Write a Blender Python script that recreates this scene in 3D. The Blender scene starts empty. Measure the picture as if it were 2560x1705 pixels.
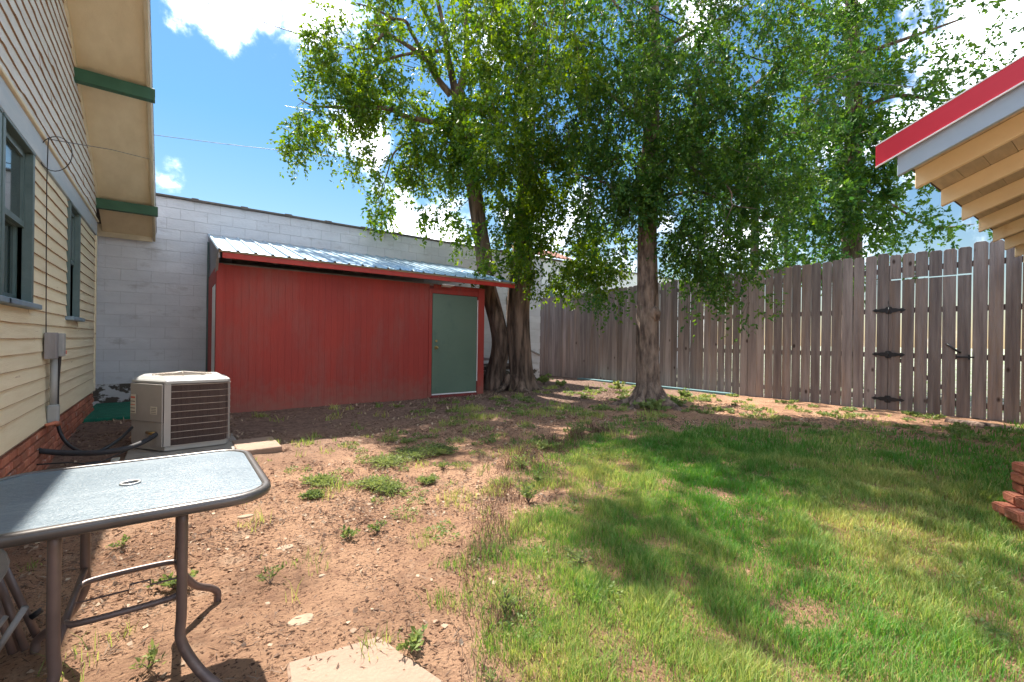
import bpy, bmesh, math, random
import numpy as np
from mathutils import Vector, Matrix, noise
R = random.Random(7)
NR = np.random.RandomState(11)
S = bpy.context.scene
C = S.collection
# ---------------------------------------------------------------- camera
F = 1110.0; H = 1.15; ROLL = .0135
TH = math.atan2(850, F)
FW = Vector((math.sin(TH), math.cos(TH), 0)); RT = Vector((FW.y, -FW.x, 0))
cam = bpy.data.cameras.new('camera'); co = bpy.data.objects.new('camera', cam); C.objects.link(co)
co.location = (0, 0, H)
co.matrix_world = Matrix.Translation((0, 0, H)) @ Matrix.Rotation(-TH, 4, 'Z') @ Matrix.Rotation(math.pi/2, 4, 'X') @ Matrix.Rotation(ROLL, 4, 'Z')
cam.sensor_width = 36; cam.lens = 36*F/2560; cam.clip_end = 2000; cam.clip_start = .05
S.camera = co
def sight(px, py, d):
    """real-world point seen at photo position (px,py of 2560x1705), d metres deep"""
    u = px-1280; v = py-852.5
    a = (u*math.cos(ROLL)+v*math.sin(ROLL))/F; b = (-u*math.sin(ROLL)+v*math.cos(ROLL))/F
    return Vector((0, 0, H)) + (FW + RT*a + Vector((0, 0, -b)))*d
def sD(x, y, d): return sight(x*1.0875, y*1.0875, d)
# ---------------------------------------------------------------- world and sun
W = bpy.data.worlds.new('World'); S.world = W; W.use_nodes = True
wt = W.node_tree; wn = wt.nodes; wl = wt.links; wn.clear()
def wnode(t, **k):
    n = wn.new(t)
    for a, b in k.items(): setattr(n, a, b)
    return n
SKY = .15
wo = wnode('ShaderNodeOutputWorld'); bg = wnode('ShaderNodeBackground'); bg.inputs[1].default_value = SKY
sky = wnode('ShaderNodeTexSky', sky_type='NISHITA'); sky.sun_disc = False
sky.sun_elevation = math.radians(54); sky.sun_rotation = math.radians(2); sky.air_density = 1.35; sky.dust_density = .25; sky.ozone_density = 2.2
tc = wnode('ShaderNodeTexCoord')
n1 = wnode('ShaderNodeTexNoise'); n1.inputs['Scale'].default_value = 5.5; n1.inputs['Detail'].default_value = 9; n1.inputs['Roughness'].default_value = .62; n1.inputs['Distortion'].default_value = .25
wl.new(tc.outputs['Generated'], n1.inputs['Vector'])
n2 = wnode('ShaderNodeTexNoise'); n2.inputs['Scale'].default_value = 2.2; n2.inputs['Detail'].default_value = 6
wl.new(tc.outputs['Generated'], n2.inputs['Vector'])
def wmath(op, a, b=None, clamp=False):
    n = wnode('ShaderNodeMath', operation=op); n.use_clamp = clamp
    for i, s in enumerate((a, b)):
        if s is None: continue
        if isinstance(s, (int, float)): n.inputs[i].default_value = s
        else: wl.new(s, n.inputs[i])
    return n.outputs[0]
# cumulus clouds: soft bodies in given directions, broken up by noise
acc = None
for (cx, cy, r) in ((430,15,.045),(400,60,.035),(540,50,.055),(620,35,.085),(700,60,.075),(740,10,.07),(385,412,.055),(845,310,.075),(870,350,.05),(930,450,.085),(1010,500,.11),(900,530,.08),(1290,640,.16),
                    (2200,110,.13),(2290,60,.12),(1720,600,.13),(1930,610,.12),(2100,290,.08),(1500,600,.14),(2160,585,.06),(1350,-150,.1),(1150,90,.09),(1700,-100,.13)):
    d = (sD(cx, cy, 1)-Vector((0, 0, H))).normalized()
    vd = wnode('ShaderNodeVectorMath', operation='DISTANCE'); wl.new(tc.outputs['Generated'], vd.inputs[0]); vd.inputs[1].default_value = d
    s = wmath('SUBTRACT', 1.0, wmath('DIVIDE', vd.outputs['Value'], r))
    acc = s if acc is None else wmath('MAXIMUM', acc, s)
clear = None                     # the open blue stretches between the clouds
for (cx, cy, r) in ((470,200,.42),(520,420,.36),(640,320,.3),(380,250,.3),(760,470,.13),(2210,330,.12),(2180,450,.14),(1150,250,.15)):
    d = (sD(cx, cy, 1)-Vector((0, 0, H))).normalized()
    vd = wnode('ShaderNodeVectorMath', operation='DISTANCE'); wl.new(tc.outputs['Generated'], vd.inputs[0]); vd.inputs[1].default_value = d
    q = wmath('SUBTRACT', 1.3, wmath('DIVIDE', vd.outputs['Value'], r), True); clear = q if clear is None else wmath('MAXIMUM', clear, q)
gen = wmath('SUBTRACT', wmath('SUBTRACT', wmath('MULTIPLY', n2.outputs['Fac'], 6.0), 2.85), wmath('MULTIPLY', clear, 4.0))  # wider cloud cover, mostly out of view, added for ambient fill
acc = wmath('MAXIMUM', acc, gen)
cl = wmath('ADD', acc, wmath('MULTIPLY', wmath('SUBTRACT', n1.outputs['Fac'], .52), 6.0))
mr = wnode('ShaderNodeMapRange'); mr.interpolation_type = 'SMOOTHSTEP'; wl.new(cl, mr.inputs[0]); mr.inputs[1].default_value = -.02; mr.inputs[2].default_value = 1.15; mr.inputs[4].default_value = 1
mix = wnode('ShaderNodeMix', data_type='RGBA'); wl.new(wmath('POWER', mr.outputs[0], 1.7), mix.inputs[0])
tint = wnode('ShaderNodeMix', data_type='RGBA', blend_type='MULTIPLY'); tint.inputs[0].default_value = 1; wl.new(sky.outputs[0], tint.inputs[6]); sxyz = wnode('ShaderNodeSeparateXYZ'); wl.new(tc.outputs['Generated'], sxyz.inputs[0])
hz = wnode('ShaderNodeMapRange'); wl.new(sxyz.outputs['Z'], hz.inputs[0]); hz.inputs[1].default_value = 0; hz.inputs[2].default_value = .4
tm_ = wnode('ShaderNodeMix', data_type='RGBA'); wl.new(hz.outputs[0], tm_.inputs[0]); tm_.inputs[6].default_value = (.27, .25, .24, 1); tm_.inputs[7].default_value = (.145, .235, .285, 1)
wl.new(tm_.outputs[2], tint.inputs[7])
wl.new(tint.outputs[2], mix.inputs[6]); mix.inputs[7].default_value = (9.6, 10.0, 10.6, 1)
wl.new(mix.outputs[2], bg.inputs[0]); wl.new(bg.outputs[0], wo.inputs[0])
SUNL = Vector((-.02, -.72, -1)).normalized()
sun = bpy.data.lights.new('sun', 'SUN'); sun.energy = 3.5; sun.angle = math.radians(.5); sun.color = (1, .93, .82)
so = bpy.data.objects.new('sun', sun); so.rotation_euler = SUNL.to_track_quat('-Z', 'Y').to_euler(); so.location = (0, 8, 14); C.objects.link(so)
S.view_settings.view_transform = 'Standard'; S.view_settings.look = 'None'; S.view_settings.exposure = 1.85; S.view_settings.gamma = 1
S.view_settings.use_curve_mapping = False
S.cycles.max_bounces = 8; S.cycles.transparent_max_bounces = 8

# ---------------------------------------------------------------- materials
def mat(name, c1, c2=None, scale=4, stretch=(1,1,1), rough=.75, bump=0, bscale=30, metal=0, rnd=0, detail=6, spec=.5, lo=.35, hi=.65, c3=None, s3=1.5, lo3=.55, hi3=.7, coord='Object', bstretch=None, bdist=.02):
    """noise-mixed paint/wood/soil; rnd = brightness variation per object; c3 = wear patches"""
    m = bpy.data.materials.new(name); m.use_nodes = True; t = m.node_tree; N = t.nodes; L = t.links
    b = N['Principled BSDF']; b.inputs['Roughness'].default_value = rough; b.inputs['Metallic'].default_value = metal; b.inputs['Specular IOR Level'].default_value = spec
    tc = N.new('ShaderNodeTexCoord'); oi = N.new('ShaderNodeObjectInfo')
    def vec(st):
        mp = N.new('ShaderNodeMapping'); mp.inputs['Scale'].default_value = st
        if coord == 'World':
            ge = N.new('ShaderNodeNewGeometry'); L.new(ge.outputs['Position'], mp.inputs[0])
        else:
            ad = N.new('ShaderNodeVectorMath'); ad.operation = 'MULTIPLY_ADD'; L.new(oi.outputs['Random'], ad.inputs[0]); ad.inputs[1].default_value = (17, 31, 23); L.new(tc.outputs['Object'], ad.inputs[2]); L.new(ad.outputs[0], mp.inputs[0])
        return mp.outputs[0]
    v = vec(stretch)
    n = N.new('ShaderNodeTexNoise'); n.inputs['Scale'].default_value = scale; n.inputs['Detail'].default_value = detail; n.inputs['Roughness'].default_value = .6; L.new(v, n.inputs[0])
    r = N.new('ShaderNodeMapRange'); L.new(n.outputs['Fac'], r.inputs[0]); r.inputs[1].default_value = lo; r.inputs[2].default_value = hi
    mx = N.new('ShaderNodeMix'); mx.data_type = 'RGBA'; L.new(r.outputs[0], mx.inputs[0]); mx.inputs[6].default_value = (*c1, 1); mx.inputs[7].default_value = (*(c2 or c1), 1)
    out = mx.outputs[2]
    if c3:
        n3 = N.new('ShaderNodeTexNoise'); n3.inputs['Scale'].default_value = s3; n3.inputs['Detail'].default_value = 8; n3.inputs['Roughness'].default_value = .7; L.new(v, n3.inputs[0])
        r3 = N.new('ShaderNodeMapRange'); L.new(n3.outputs['Fac'], r3.inputs[0]); r3.inputs[1].default_value = lo3; r3.inputs[2].default_value = hi3
        m3 = N.new('ShaderNodeMix'); m3.data_type = 'RGBA'; L.new(r3.outputs[0], m3.inputs[0]); L.new(out, m3.inputs[6]); m3.inputs[7].default_value = (*c3, 1); out = m3.outputs[2]
    if name == 'weathered_fence_wood':
        vo = N.new('ShaderNodeTexVoronoi'); vo.inputs['Scale'].default_value = 3.2; L.new(vec((1, 1, .55)), vo.inputs[0]); rk = N.new('ShaderNodeMapRange'); L.new(vo.outputs['Distance'], rk.inputs[0]); rk.inputs[1].default_value = .045; rk.inputs[2].default_value = .10; rk.inputs[3].default_value = 1; rk.inputs[4].default_value = 0
        mk = N.new('ShaderNodeMix'); mk.data_type = 'RGBA'; L.new(rk.outputs[0], mk.inputs[0]); L.new(out, mk.inputs[6]); mk.inputs[7].default_value = (.05, .03, .025, 1); out = mk.outputs[2]
    if name == 'barn_red_plank':   # soil splashed on the foot of the wall
        ge = N.new('ShaderNodeNewGeometry'); sp = N.new('ShaderNodeSeparateXYZ'); L.new(ge.outputs['Position'], sp.inputs[0]); nn = N.new('ShaderNodeTexNoise'); nn.inputs['Scale'].default_value = 9; nn.inputs['Detail'].default_value = 8; L.new(ge.outputs['Position'], nn.inputs[0])
        m1 = N.new('ShaderNodeMath'); m1.operation = 'MULTIPLY_ADD'; L.new(nn.outputs['Fac'], m1.inputs[0]); m1.inputs[1].default_value = -.7; L.new(sp.outputs['Z'], m1.inputs[2])
        rk = N.new('ShaderNodeMapRange'); L.new(m1.outputs[0], rk.inputs[0]); rk.inputs[1].default_value = -.34; rk.inputs[2].default_value = .12; rk.inputs[3].default_value = .6; rk.inputs[4].default_value = 0
        mk = N.new('ShaderNodeMix'); mk.data_type = 'RGBA'; L.new(rk.outputs[0], mk.inputs[0]); L.new(out, mk.inputs[6]); mk.inputs[7].default_value = (.27, .13, .10, 1); out = mk.outputs[2]
    if rnd:
        h = N.new('ShaderNodeHueSaturation'); mm = N.new('ShaderNodeMapRange'); L.new(oi.outputs['Random'], mm.inputs[0]); mm.inputs[3].default_value = 1-rnd; mm.inputs[4].default_value = 1+rnd
        L.new(mm.outputs[0], h.inputs['Value']); L.new(out, h.inputs['Color']); out = h.outputs[0]
    L.new(out, b.inputs['Base Color'])
    if bump:
        bn = N.new('ShaderNodeTexNoise'); bn.inputs['Scale'].default_value = bscale; bn.inputs['Detail'].default_value = 5; L.new(vec(bstretch) if bstretch else v, bn.inputs[0])
        bp = N.new('ShaderNodeBump'); bp.inputs['Strength'].default_value = bump; bp.inputs['Distance'].default_value = bdist; L.new(bn.outputs['Fac'], bp.inputs['Height']); L.new(bp.outputs[0], b.inputs['Normal'])
    m['out'] = 0
    return m
M = {}
M['cream'] = mat('cream_paint', (.82,.73,.53), (.76,.66,.46), 3, (1,.6,6), .7, .25, 30, rnd=.05, c3=(.33,.2,.1), s3=3.2, lo3=.66, hi3=.72, bstretch=(1,.5,5))
M['shingle'] = mat('weathered_white_shingle', (.84,.82,.79), (.74,.72,.70), 3, (1,.6,8), .8, .35, 25, rnd=.06, c3=(.36,.22,.12), s3=3, lo3=.62, hi3=.72, bstretch=(1,.5,5))
M['shadow_gap'] = mat('dark_sheathing', (.22,.12,.06), (.12,.07,.04), 8)
M['raw'] = mat('unpainted_board_edge', (.40,.25,.14), (.28,.16,.08), 20, rough=.9)  # brown lap lines: bare edge wood with the lap shadow put into the colour
M['frieze'] = mat('pale_blue_paint', (.40,.47,.53), (.50,.54,.58), 3, (1,.5,3), .6, .1, c3=(.6,.5,.3), s3=2.5, lo3=.66, hi3=.74)
M['winpaint'] = mat('teal_trim_paint', (.075,.125,.125), (.11,.165,.165), 5, rough=.5, bump=.1)
M['sill'] = mat('slate_blue_sill', (.16,.24,.32), (.22,.30,.36), 5, rough=.55)
M['soffit'] = mat('tan_soffit', (.78,.67,.46), (.70,.59,.39), 2, (3,.8,3), .8, .1, 40, c3=(.60,.48,.30), s3=2.6, lo3=.6, hi3=.8)
M['barge'] = mat('cream_barge', (.62,.54,.38), (.5,.43,.3), 4, rough=.7)
M['green'] = mat('green_beam_paint', (.018,.085,.04), (.03,.11,.055), 4, rough=.55)
M['roof'] = mat('dark_shingle_roof', (.09,.08,.08), (.14,.13,.12), 30, bump=.4)
M['brick'] = mat('red_brick', (.36,.11,.065), (.44,.17,.10), 9, rough=.9, bump=.5, bscale=60, rnd=.3, c3=(.55,.45,.40), s3=7, lo3=.6, hi3=.7)
M['mortar'] = mat('mortar', (.34,.27,.22), (.25,.2,.16), 20, rough=.95, bump=.3)
M['glass'] = mat('window_glass', (.03,.05,.05), (.05,.07,.07), 1, rough=.06, spec=.9)
M['curtain'] = mat('olive_curtain', (.18,.15,.09), (.10,.10,.06), 3, (1,12,.2), rough=.9)
M['block'] = mat('white_block_paint', (.70,.725,.77), (.60,.625,.67), 1.6, (1,1,2.5), .85, .35, 18, rnd=.03, c3=(.33,.32,.32), s3=1.7, lo3=.55, hi3=.8, coord='World')
M['block_old'] = mat('flaking_block_paint', (.6,.6,.62), (.1,.085,.07), 5.5, (1,1,1.6), .9, .6, 14, lo=.48, hi=.53, coord='World')
M['joint'] = mat('block_joint', (.50,.51,.53), (.42,.42,.44), 6, rough=.95)
M['coping'] = mat('clay_coping', (.10,.085,.075), (.17,.14,.12), 8, rough=.8, bump=.3, rnd=.1)
M['red'] = mat('barn_red_plank', (.38,.043,.030), (.32,.038,.030), 2.5, (1,1,.35), .7, .2, 22, rnd=.035, c3=(.30,.085,.07), s3=1.3, lo3=.48, hi3=.72, bstretch=(3,3,.25), coord='World')
M['redtrim'] = mat('red_trim', (.50,.04,.025), (.40,.035,.025), 3, rough=.5)
M['maroon'] = mat('maroon_sill', (.22,.035,.035), (.15,.03,.03), 5, rough=.7)
M['doorgreen'] = mat('green_door_paint', (.105,.165,.125), (.12,.185,.14), 1.5, rough=.45, bump=.08, c3=(.05,.11,.09), s3=1.2, lo3=.55, hi3=.8)
M['zinc'] = mat('white_ribbed_metal', (.46,.60,.70), (.38,.52,.64), 3, rough=.30, metal=.55, bump=.05, c3=(.42,.47,.5), s3=2.0, lo3=.6, hi3=.75)
M['tan'] = mat('tan_edge_strip', (.4,.3,.19), (.3,.22,.13), 8, rough=.8)
M['greywood'] = mat('grey_weathered_timber', (.2,.19,.2), (.3,.29,.3), 5, (1,1,.2), .85, .3)
M['wood'] = mat('weathered_fence_wood', (.33,.28,.265), (.19,.155,.15), 7, (2.2,2.2,.14), .88, .7, 26, rnd=.3, c3=(.30,.20,.14), s3=1.6, lo3=.52, hi3=.72, bstretch=(2.2,2.2,.12))
M['rail'] = mat('fence_rail_wood', (.12,.09,.08), (.16,.12,.1), 7, (1,.1,1), .9)
M['iron'] = mat('black_iron', (.012,.013,.018), (.02,.02,.025), 10, rough=.5)
M['bark'] = mat('grey_brown_bark', (.25,.175,.135), (.045,.03,.024), 8, (1,1,.13), .95, 1.0, 11, lo=.38, hi=.62, bstretch=(1,1,.11), coord='World', bdist=.09)
M['bark2'] = mat('light_scaly_bark', (.30,.22,.17), (.09,.062,.05), 11, (1,1,.3), .95, 1.0, 14, lo=.36, hi=.62, bstretch=(1,1,.3), coord='World', bdist=.07)
M['twig'] = mat('twig', (.12,.09,.07), (.17,.13,.1), 10, rough=.9)
M['acpaint'] = mat('grey_beige_enamel', (.42,.395,.37), (.37,.35,.325), 3, rough=.45, c3=(.3,.24,.18), s3=4, lo3=.65, hi3=.8)
M['actop'] = mat('pale_enamel_lid', (.5,.5,.49), (.44,.44,.43), 5, rough=.35)
M['coil'] = mat('dark_coil', (.035,.02,.02), (.06,.035,.03), 3, (40,40,.1), rough=.8)
M['grille'] = mat('tan_grille_wire', (.48,.40,.33), (.42,.35,.29), 4, rough=.5)
M['sticker'] = mat('paper_label', (.7,.66,.55), (.6,.58,.5), 40, rough=.6)
M['stickred'] = mat('warning_label_red', (.65,.16,.1), rough=.6)
M['print'] = mat('label_print', (.12,.11,.1), rough=.7)
M['concrete'] = mat('concrete', (.33,.225,.165), (.27,.18,.13), 6, rough=.9, bump=.35, bscale=60, c3=(.36,.26,.19), s3=3, lo3=.5, hi3=.7)
M['concgrey'] = mat('grey_concrete', (.36,.33,.29), (.27,.24,.21), 6, rough=.9, bump=.3, bscale=50)
M['pvc'] = mat('grey_conduit', (.36,.37,.37), (.3,.31,.31), 6, rough=.5)
M['foam'] = mat('black_foam_insulation', (.02,.02,.025), (.035,.035,.04), 12, rough=.75, bump=.2)
M['cable'] = mat('black_cable', (.015,.015,.018), rough=.5)
M['silver'] = mat('sunlit_wire', (.5,.5,.5), rough=.4, metal=.6)  # silver metal for the pale wire and the umbrella ring
M['turf'] = mat('teal_turf_mat', (.0,.10,.06), (.01,.16,.10), 12, rough=.95, bump=.5, bscale=120)
M['tube'] = mat('brown_powdercoat_tube', (.12,.085,.08), (.17,.12,.11), 7, rough=.42, metal=.2, c3=(.26,.2,.18), s3=6, lo3=.6, hi3=.75)
M['rim'] = mat('bronze_table_rim', (.10,.09,.085), (.14,.125,.12), 6, rough=.33, metal=.35)
M['tglass'] = mat('pebbled_table_glass', (.09,.135,.175), (.125,.175,.215), 22, (.5,1.7,1), .3, .22, 130, detail=8, spec=.6, c3=(.21,.26,.30), s3=3.0, lo3=.45, hi3=.8, bstretch=(.6,1.6,1))
M['cushion'] = mat('grey_sling_fabric', (.24,.25,.27), (.3,.3,.32), 30, rough=.8)
M['yellow'] = mat('yellow_rafter_paint', (.90,.76,.50), (.83,.69,.44), 3, rough=.6, bump=.12, c3=(.6,.4,.17), s3=2, lo3=.6, hi3=.8)
M['tanboard'] = mat('tan_roof_decking', (.62,.53,.38), (.5,.43,.31), 4, (1,6,1), .75, rnd=.1)
M['bluefascia'] = mat('blue_grey_fascia', (.32,.42,.52), (.36,.46,.55), 2, rough=.55, c3=(.36,.38,.27), s3=1.2, lo3=.6, hi3=.75)
M['redmetal'] = mat('red_metal_flashing', (.60,.025,.045), (.52,.022,.04), 1.5, rough=.35)
M['whiteedge'] = mat('white_drip_edge', (.85,.85,.87), rough=.4)
M['tile'] = mat('terracotta_tile', (.40,.17,.12), (.3,.12,.08), 6, rough=.85, rnd=.15)
M['stucco'] = mat('white_stucco', (.78,.78,.80), (.7,.7,.73), 2, rough=.9)
M['tealplank'] = mat('teal_painted_plank', (.09,.19,.21), (.14,.25,.27), 6, rough=.7)
M['brass'] = mat('brass', (.6,.45,.2), metal=1, rough=.3)
M['stone'] = mat('pale_stone', (.38,.27,.19), (.31,.215,.15), 8, rough=.9, bump=.4)
def leafmat(name, ca, cb, trans=.45, rough=.45):
    m = bpy.data.materials.new(name); m.use_nodes = True; t = m.node_tree; N = t.nodes; L = t.links; N.clear()
    o = N.new('ShaderNodeOutputMaterial'); at = N.new('ShaderNodeAttribute'); at.attribute_name = 'tint'
    cr = N.new('ShaderNodeMix'); cr.data_type = 'RGBA'; L.new(at.outputs['Fac'], cr.inputs[0]); cr.inputs[6].default_value = (*ca, 1); cr.inputs[7].default_value = (*cb, 1)
    p = N.new('ShaderNodeBsdfPrincipled'); p.inputs['Roughness'].default_value = rough; p.inputs['Specular IOR Level'].default_value = .35; L.new(cr.outputs[2], p.inputs['Base Color'])
    tr = N.new('ShaderNodeBsdfTranslucent'); hs = N.new('ShaderNodeHueSaturation'); hs.inputs['Hue'].default_value = .47; hs.inputs['Saturation'].default_value = 1.15; hs.inputs['Value'].default_value = 1.9; L.new(cr.outputs[2], hs.inputs['Color']); L.new(hs.outputs[0], tr.inputs[0])
    mx = N.new('ShaderNodeMixShader'); mx.inputs[0].default_value = trans; L.new(p.outputs[0], mx.inputs[1]); L.new(tr.outputs[0], mx.inputs[2]); L.new(mx.outputs[0], o.inputs[0])
    return m
M['leaf'] = leafmat('elm_leaf', (.035,.11,.018), (.17,.27,.025))
M['leafd'] = leafmat('dark_elm_leaf', (.028,.10,.024), (.11,.21,.03))
M['grass'] = leafmat('lawn_blade', (.075,.225,.038), (.50,.48,.18), .35, .6)
M['straw'] = leafmat('dry_straw', (.22,.13,.07), (.5,.36,.19), .2, .8)
M['weed'] = leafmat('weed_leaf', (.085,.15,.045), (.25,.31,.11), .3, .6)
M['litter'] = leafmat('dry_litter', (.11,.06,.04), (.55,.42,.30), .1, .8)

# ---------------------------------------------------------------- builders
def ground_z(x, y):
    def ss(a, b, v):
        t = min(1, max(0, (v-a)/(b-a))); return t*t*(3-2*t)
    z = -.10*(1-ss(5.6, 7.8, y))*(1-ss(1.8, 4.8, x))
    z -= .06*ss(9.5, 11.5, y)
    return z
def link(o, parent=None):
    C.objects.link(o)
    if parent: o.parent = parent
    return o
def wloc(o):
    v = Vector(o.location)
    while o.parent: o = o.parent; v += o.location
    return v
def mesh_obj(name, me, m=None, parent=None, loc=None):
    if m is not None and not me.materials: me.materials.append(m)
    o = bpy.data.objects.new(name, me); link(o, parent)
    if loc is not None: o.location = Vector(loc) - (wloc(parent) if parent else Vector())
    return o
def obj(name, bm, m, parent=None, smooth=False, bevel=0, at=None):
    """link a bmesh given in world coordinates; its origin goes to its own centre of base"""
    if bevel: bmesh.ops.bevel(bm, geom=bm.edges[:], offset=bevel, segments=1, affect='EDGES', clamp_overlap=True)
    if at is None:
        xs = [v.co for v in bm.verts]; lo = Vector([min(v[i] for v in xs) for i in range(3)]); hi = Vector([max(v[i] for v in xs) for i in range(3)])
        at = Vector(((lo.x+hi.x)/2, (lo.y+hi.y)/2, lo.z))
    bmesh.ops.translate(bm, verts=bm.verts, vec=-Vector(at))
    me = bpy.data.meshes.new(name); bm.to_mesh(me); bm.free()
    if smooth: me.shade_smooth()
    return mesh_obj(name, me, M[m] if isinstance(m, str) else m, parent, at)
def thing(name, label, cat, loc=(0,0,0), group=None):
    o = bpy.data.objects.new(name, None); o.empty_display_size = .2; C.objects.link(o); o.location = loc
    return tag(o, label, cat, group)
def tag(o, label, cat, group=None):
    o['label'] = label; o['category'] = cat
    if group: o['group'] = group
    return o
def B(*boxes, bm=None):
    """boxes as (x0,x1,y0,y1,z0,z1)"""
    bm = bm or bmesh.new()
    for x0, x1, y0, y1, z0, z1 in boxes:
        vs = [bm.verts.new(p) for p in ((x0,y0,z0),(x1,y0,z0),(x1,y1,z0),(x0,y1,z0),(x0,y0,z1),(x1,y0,z1),(x1,y1,z1),(x0,y1,z1))]
        for f in ((3,2,1,0),(4,5,6,7),(0,1,5,4),(1,2,6,5),(2,3,7,6),(3,0,4,7)): bm.faces.new([vs[i] for i in f])
    return bm
def prism(pts, vec, bm=None):
    """planar polygon swept along vec"""
    bm = bm or bmesh.new(); v = Vector(vec)
    a = [bm.verts.new(p) for p in pts]; b = [bm.verts.new(Vector(p)+v) for p in pts]; n = len(pts)
    bm.faces.new(a[::-1]); bm.faces.new(b)
    for i in range(n): bm.faces.new((a[i], a[(i+1) % n], b[(i+1) % n], b[i]))
    bmesh.ops.recalc_face_normals(bm, faces=bm.faces)
    return bm
def smooth_path(pts, n=5):
    P = [Vector(p) for p in pts]; out = []
    for i in range(len(P)-1):
        p0 = P[max(i-1, 0)]; p1 = P[i]; p2 = P[i+1]; p3 = P[min(i+2, len(P)-1)]
        for k in range(n):
            t = k/n; out.append(.5*((2*p1)+(p2-p0)*t+(2*p0-5*p1+4*p2-p3)*t*t+(3*p1-p0-3*p2+p3)*t**3))
    out.append(P[-1]); return out
def tube(pts, r, sides=8, bm=None, rough=0, flat=1, seed=0):
    """tube through points; r a number or a list; rough = bark ridges"""
    bm = bm or bmesh.new(); pts = [Vector(p) for p in pts]; n = len(pts)
    rs = r if isinstance(r, (list, tuple)) else [r]*n
    rings = []; up = None
    for i, p in enumerate(pts):
        d = (pts[min(i+1, n-1)]-pts[max(i-1, 0)]).normalized()
        if up is None: up = d.orthogonal().normalized()
        up = (up-d*up.dot(d)).normalized(); s = d.cross(up); ring = []
        for k in range(sides):
            a = 2*math.pi*k/sides; rr = rs[i]
            if rough:
                q = Vector((math.cos(a)*2.2, math.sin(a)*2.2, i*.10+seed*7))
                rr *= 1+rough*noise.noise(q*1.6)+rough*.7*noise.noise(Vector((q.x*4, q.y*4, q.z*.5)))
            ring.append(bm.verts.new(p+(up*math.cos(a)*flat+s*math.sin(a))*rr))
        rings.append(ring)
    for a, b in zip(rings, rings[1:]):
        for k in range(sides): bm.faces.new((a[k], a[(k+1) % sides], b[(k+1) % sides], b[k]))
    bm.faces.new(rings[0][::-1]); bm.faces.new(rings[-1])
    return bm
def disc(c, r, axis, h, n=16, bm=None):
    a = Vector(axis).normalized(); u = a.orthogonal().normalized(); w = a.cross(u); c = Vector(c)
    return prism([c+(u*math.cos(2*math.pi*k/n)+w*math.sin(2*math.pi*k/n))*r for k in range(n)], a*h, bm)
def np_mesh(name, V, Fq, k, tint=None, m=None):
    """V (n,3), Fq (f,k) indices"""
    me = bpy.data.meshes.new(name); nv = len(V); nf = len(Fq)
    me.vertices.add(nv); me.vertices.foreach_set('co', V.astype(np.float32).ravel())
    me.loops.add(nf*k); me.loops.foreach_set('vertex_index', Fq.astype(np.int32).ravel())
    me.polygons.add(nf); me.polygons.foreach_set('loop_start', np.arange(0, nf*k, k, dtype=np.int32)); me.polygons.foreach_set('loop_total', np.full(nf, k, dtype=np.int32))
    if tint is not None:
        a = me.attributes.new('tint', 'FLOAT', 'POINT'); a.data.foreach_set('value', tint.astype(np.float32))
    me.update(calc_edges=True)
    if m: me.materials.append(M[m])
    return me
def leaves(P, D, L, Wd, tint):
    """folded rhombic leaves at P pointing along D (arrays) -> V,F(4),tint"""
    n = len(P); D = D/np.linalg.norm(D, axis=1)[:, None]
    rv = NR.normal(size=(n, 3)); s = np.cross(D, rv); s /= np.linalg.norm(s, axis=1)[:, None]+1e-9; nn = np.cross(D, s)
    L = L[:, None]; Wd = Wd[:, None]
    V = np.stack([P, P+D*L*.45+s*Wd-nn*Wd*.3, P+D*L, P+D*L*.45-s*Wd-nn*Wd*.3], 1).reshape(-1, 3)
    i = np.arange(n)*4
    Fq = np.stack([np.stack([i, i+1, i+2], 1), np.stack([i, i+2, i+3], 1)], 1).reshape(-1, 3)
    return V, Fq, np.repeat(tint, 4)

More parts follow.
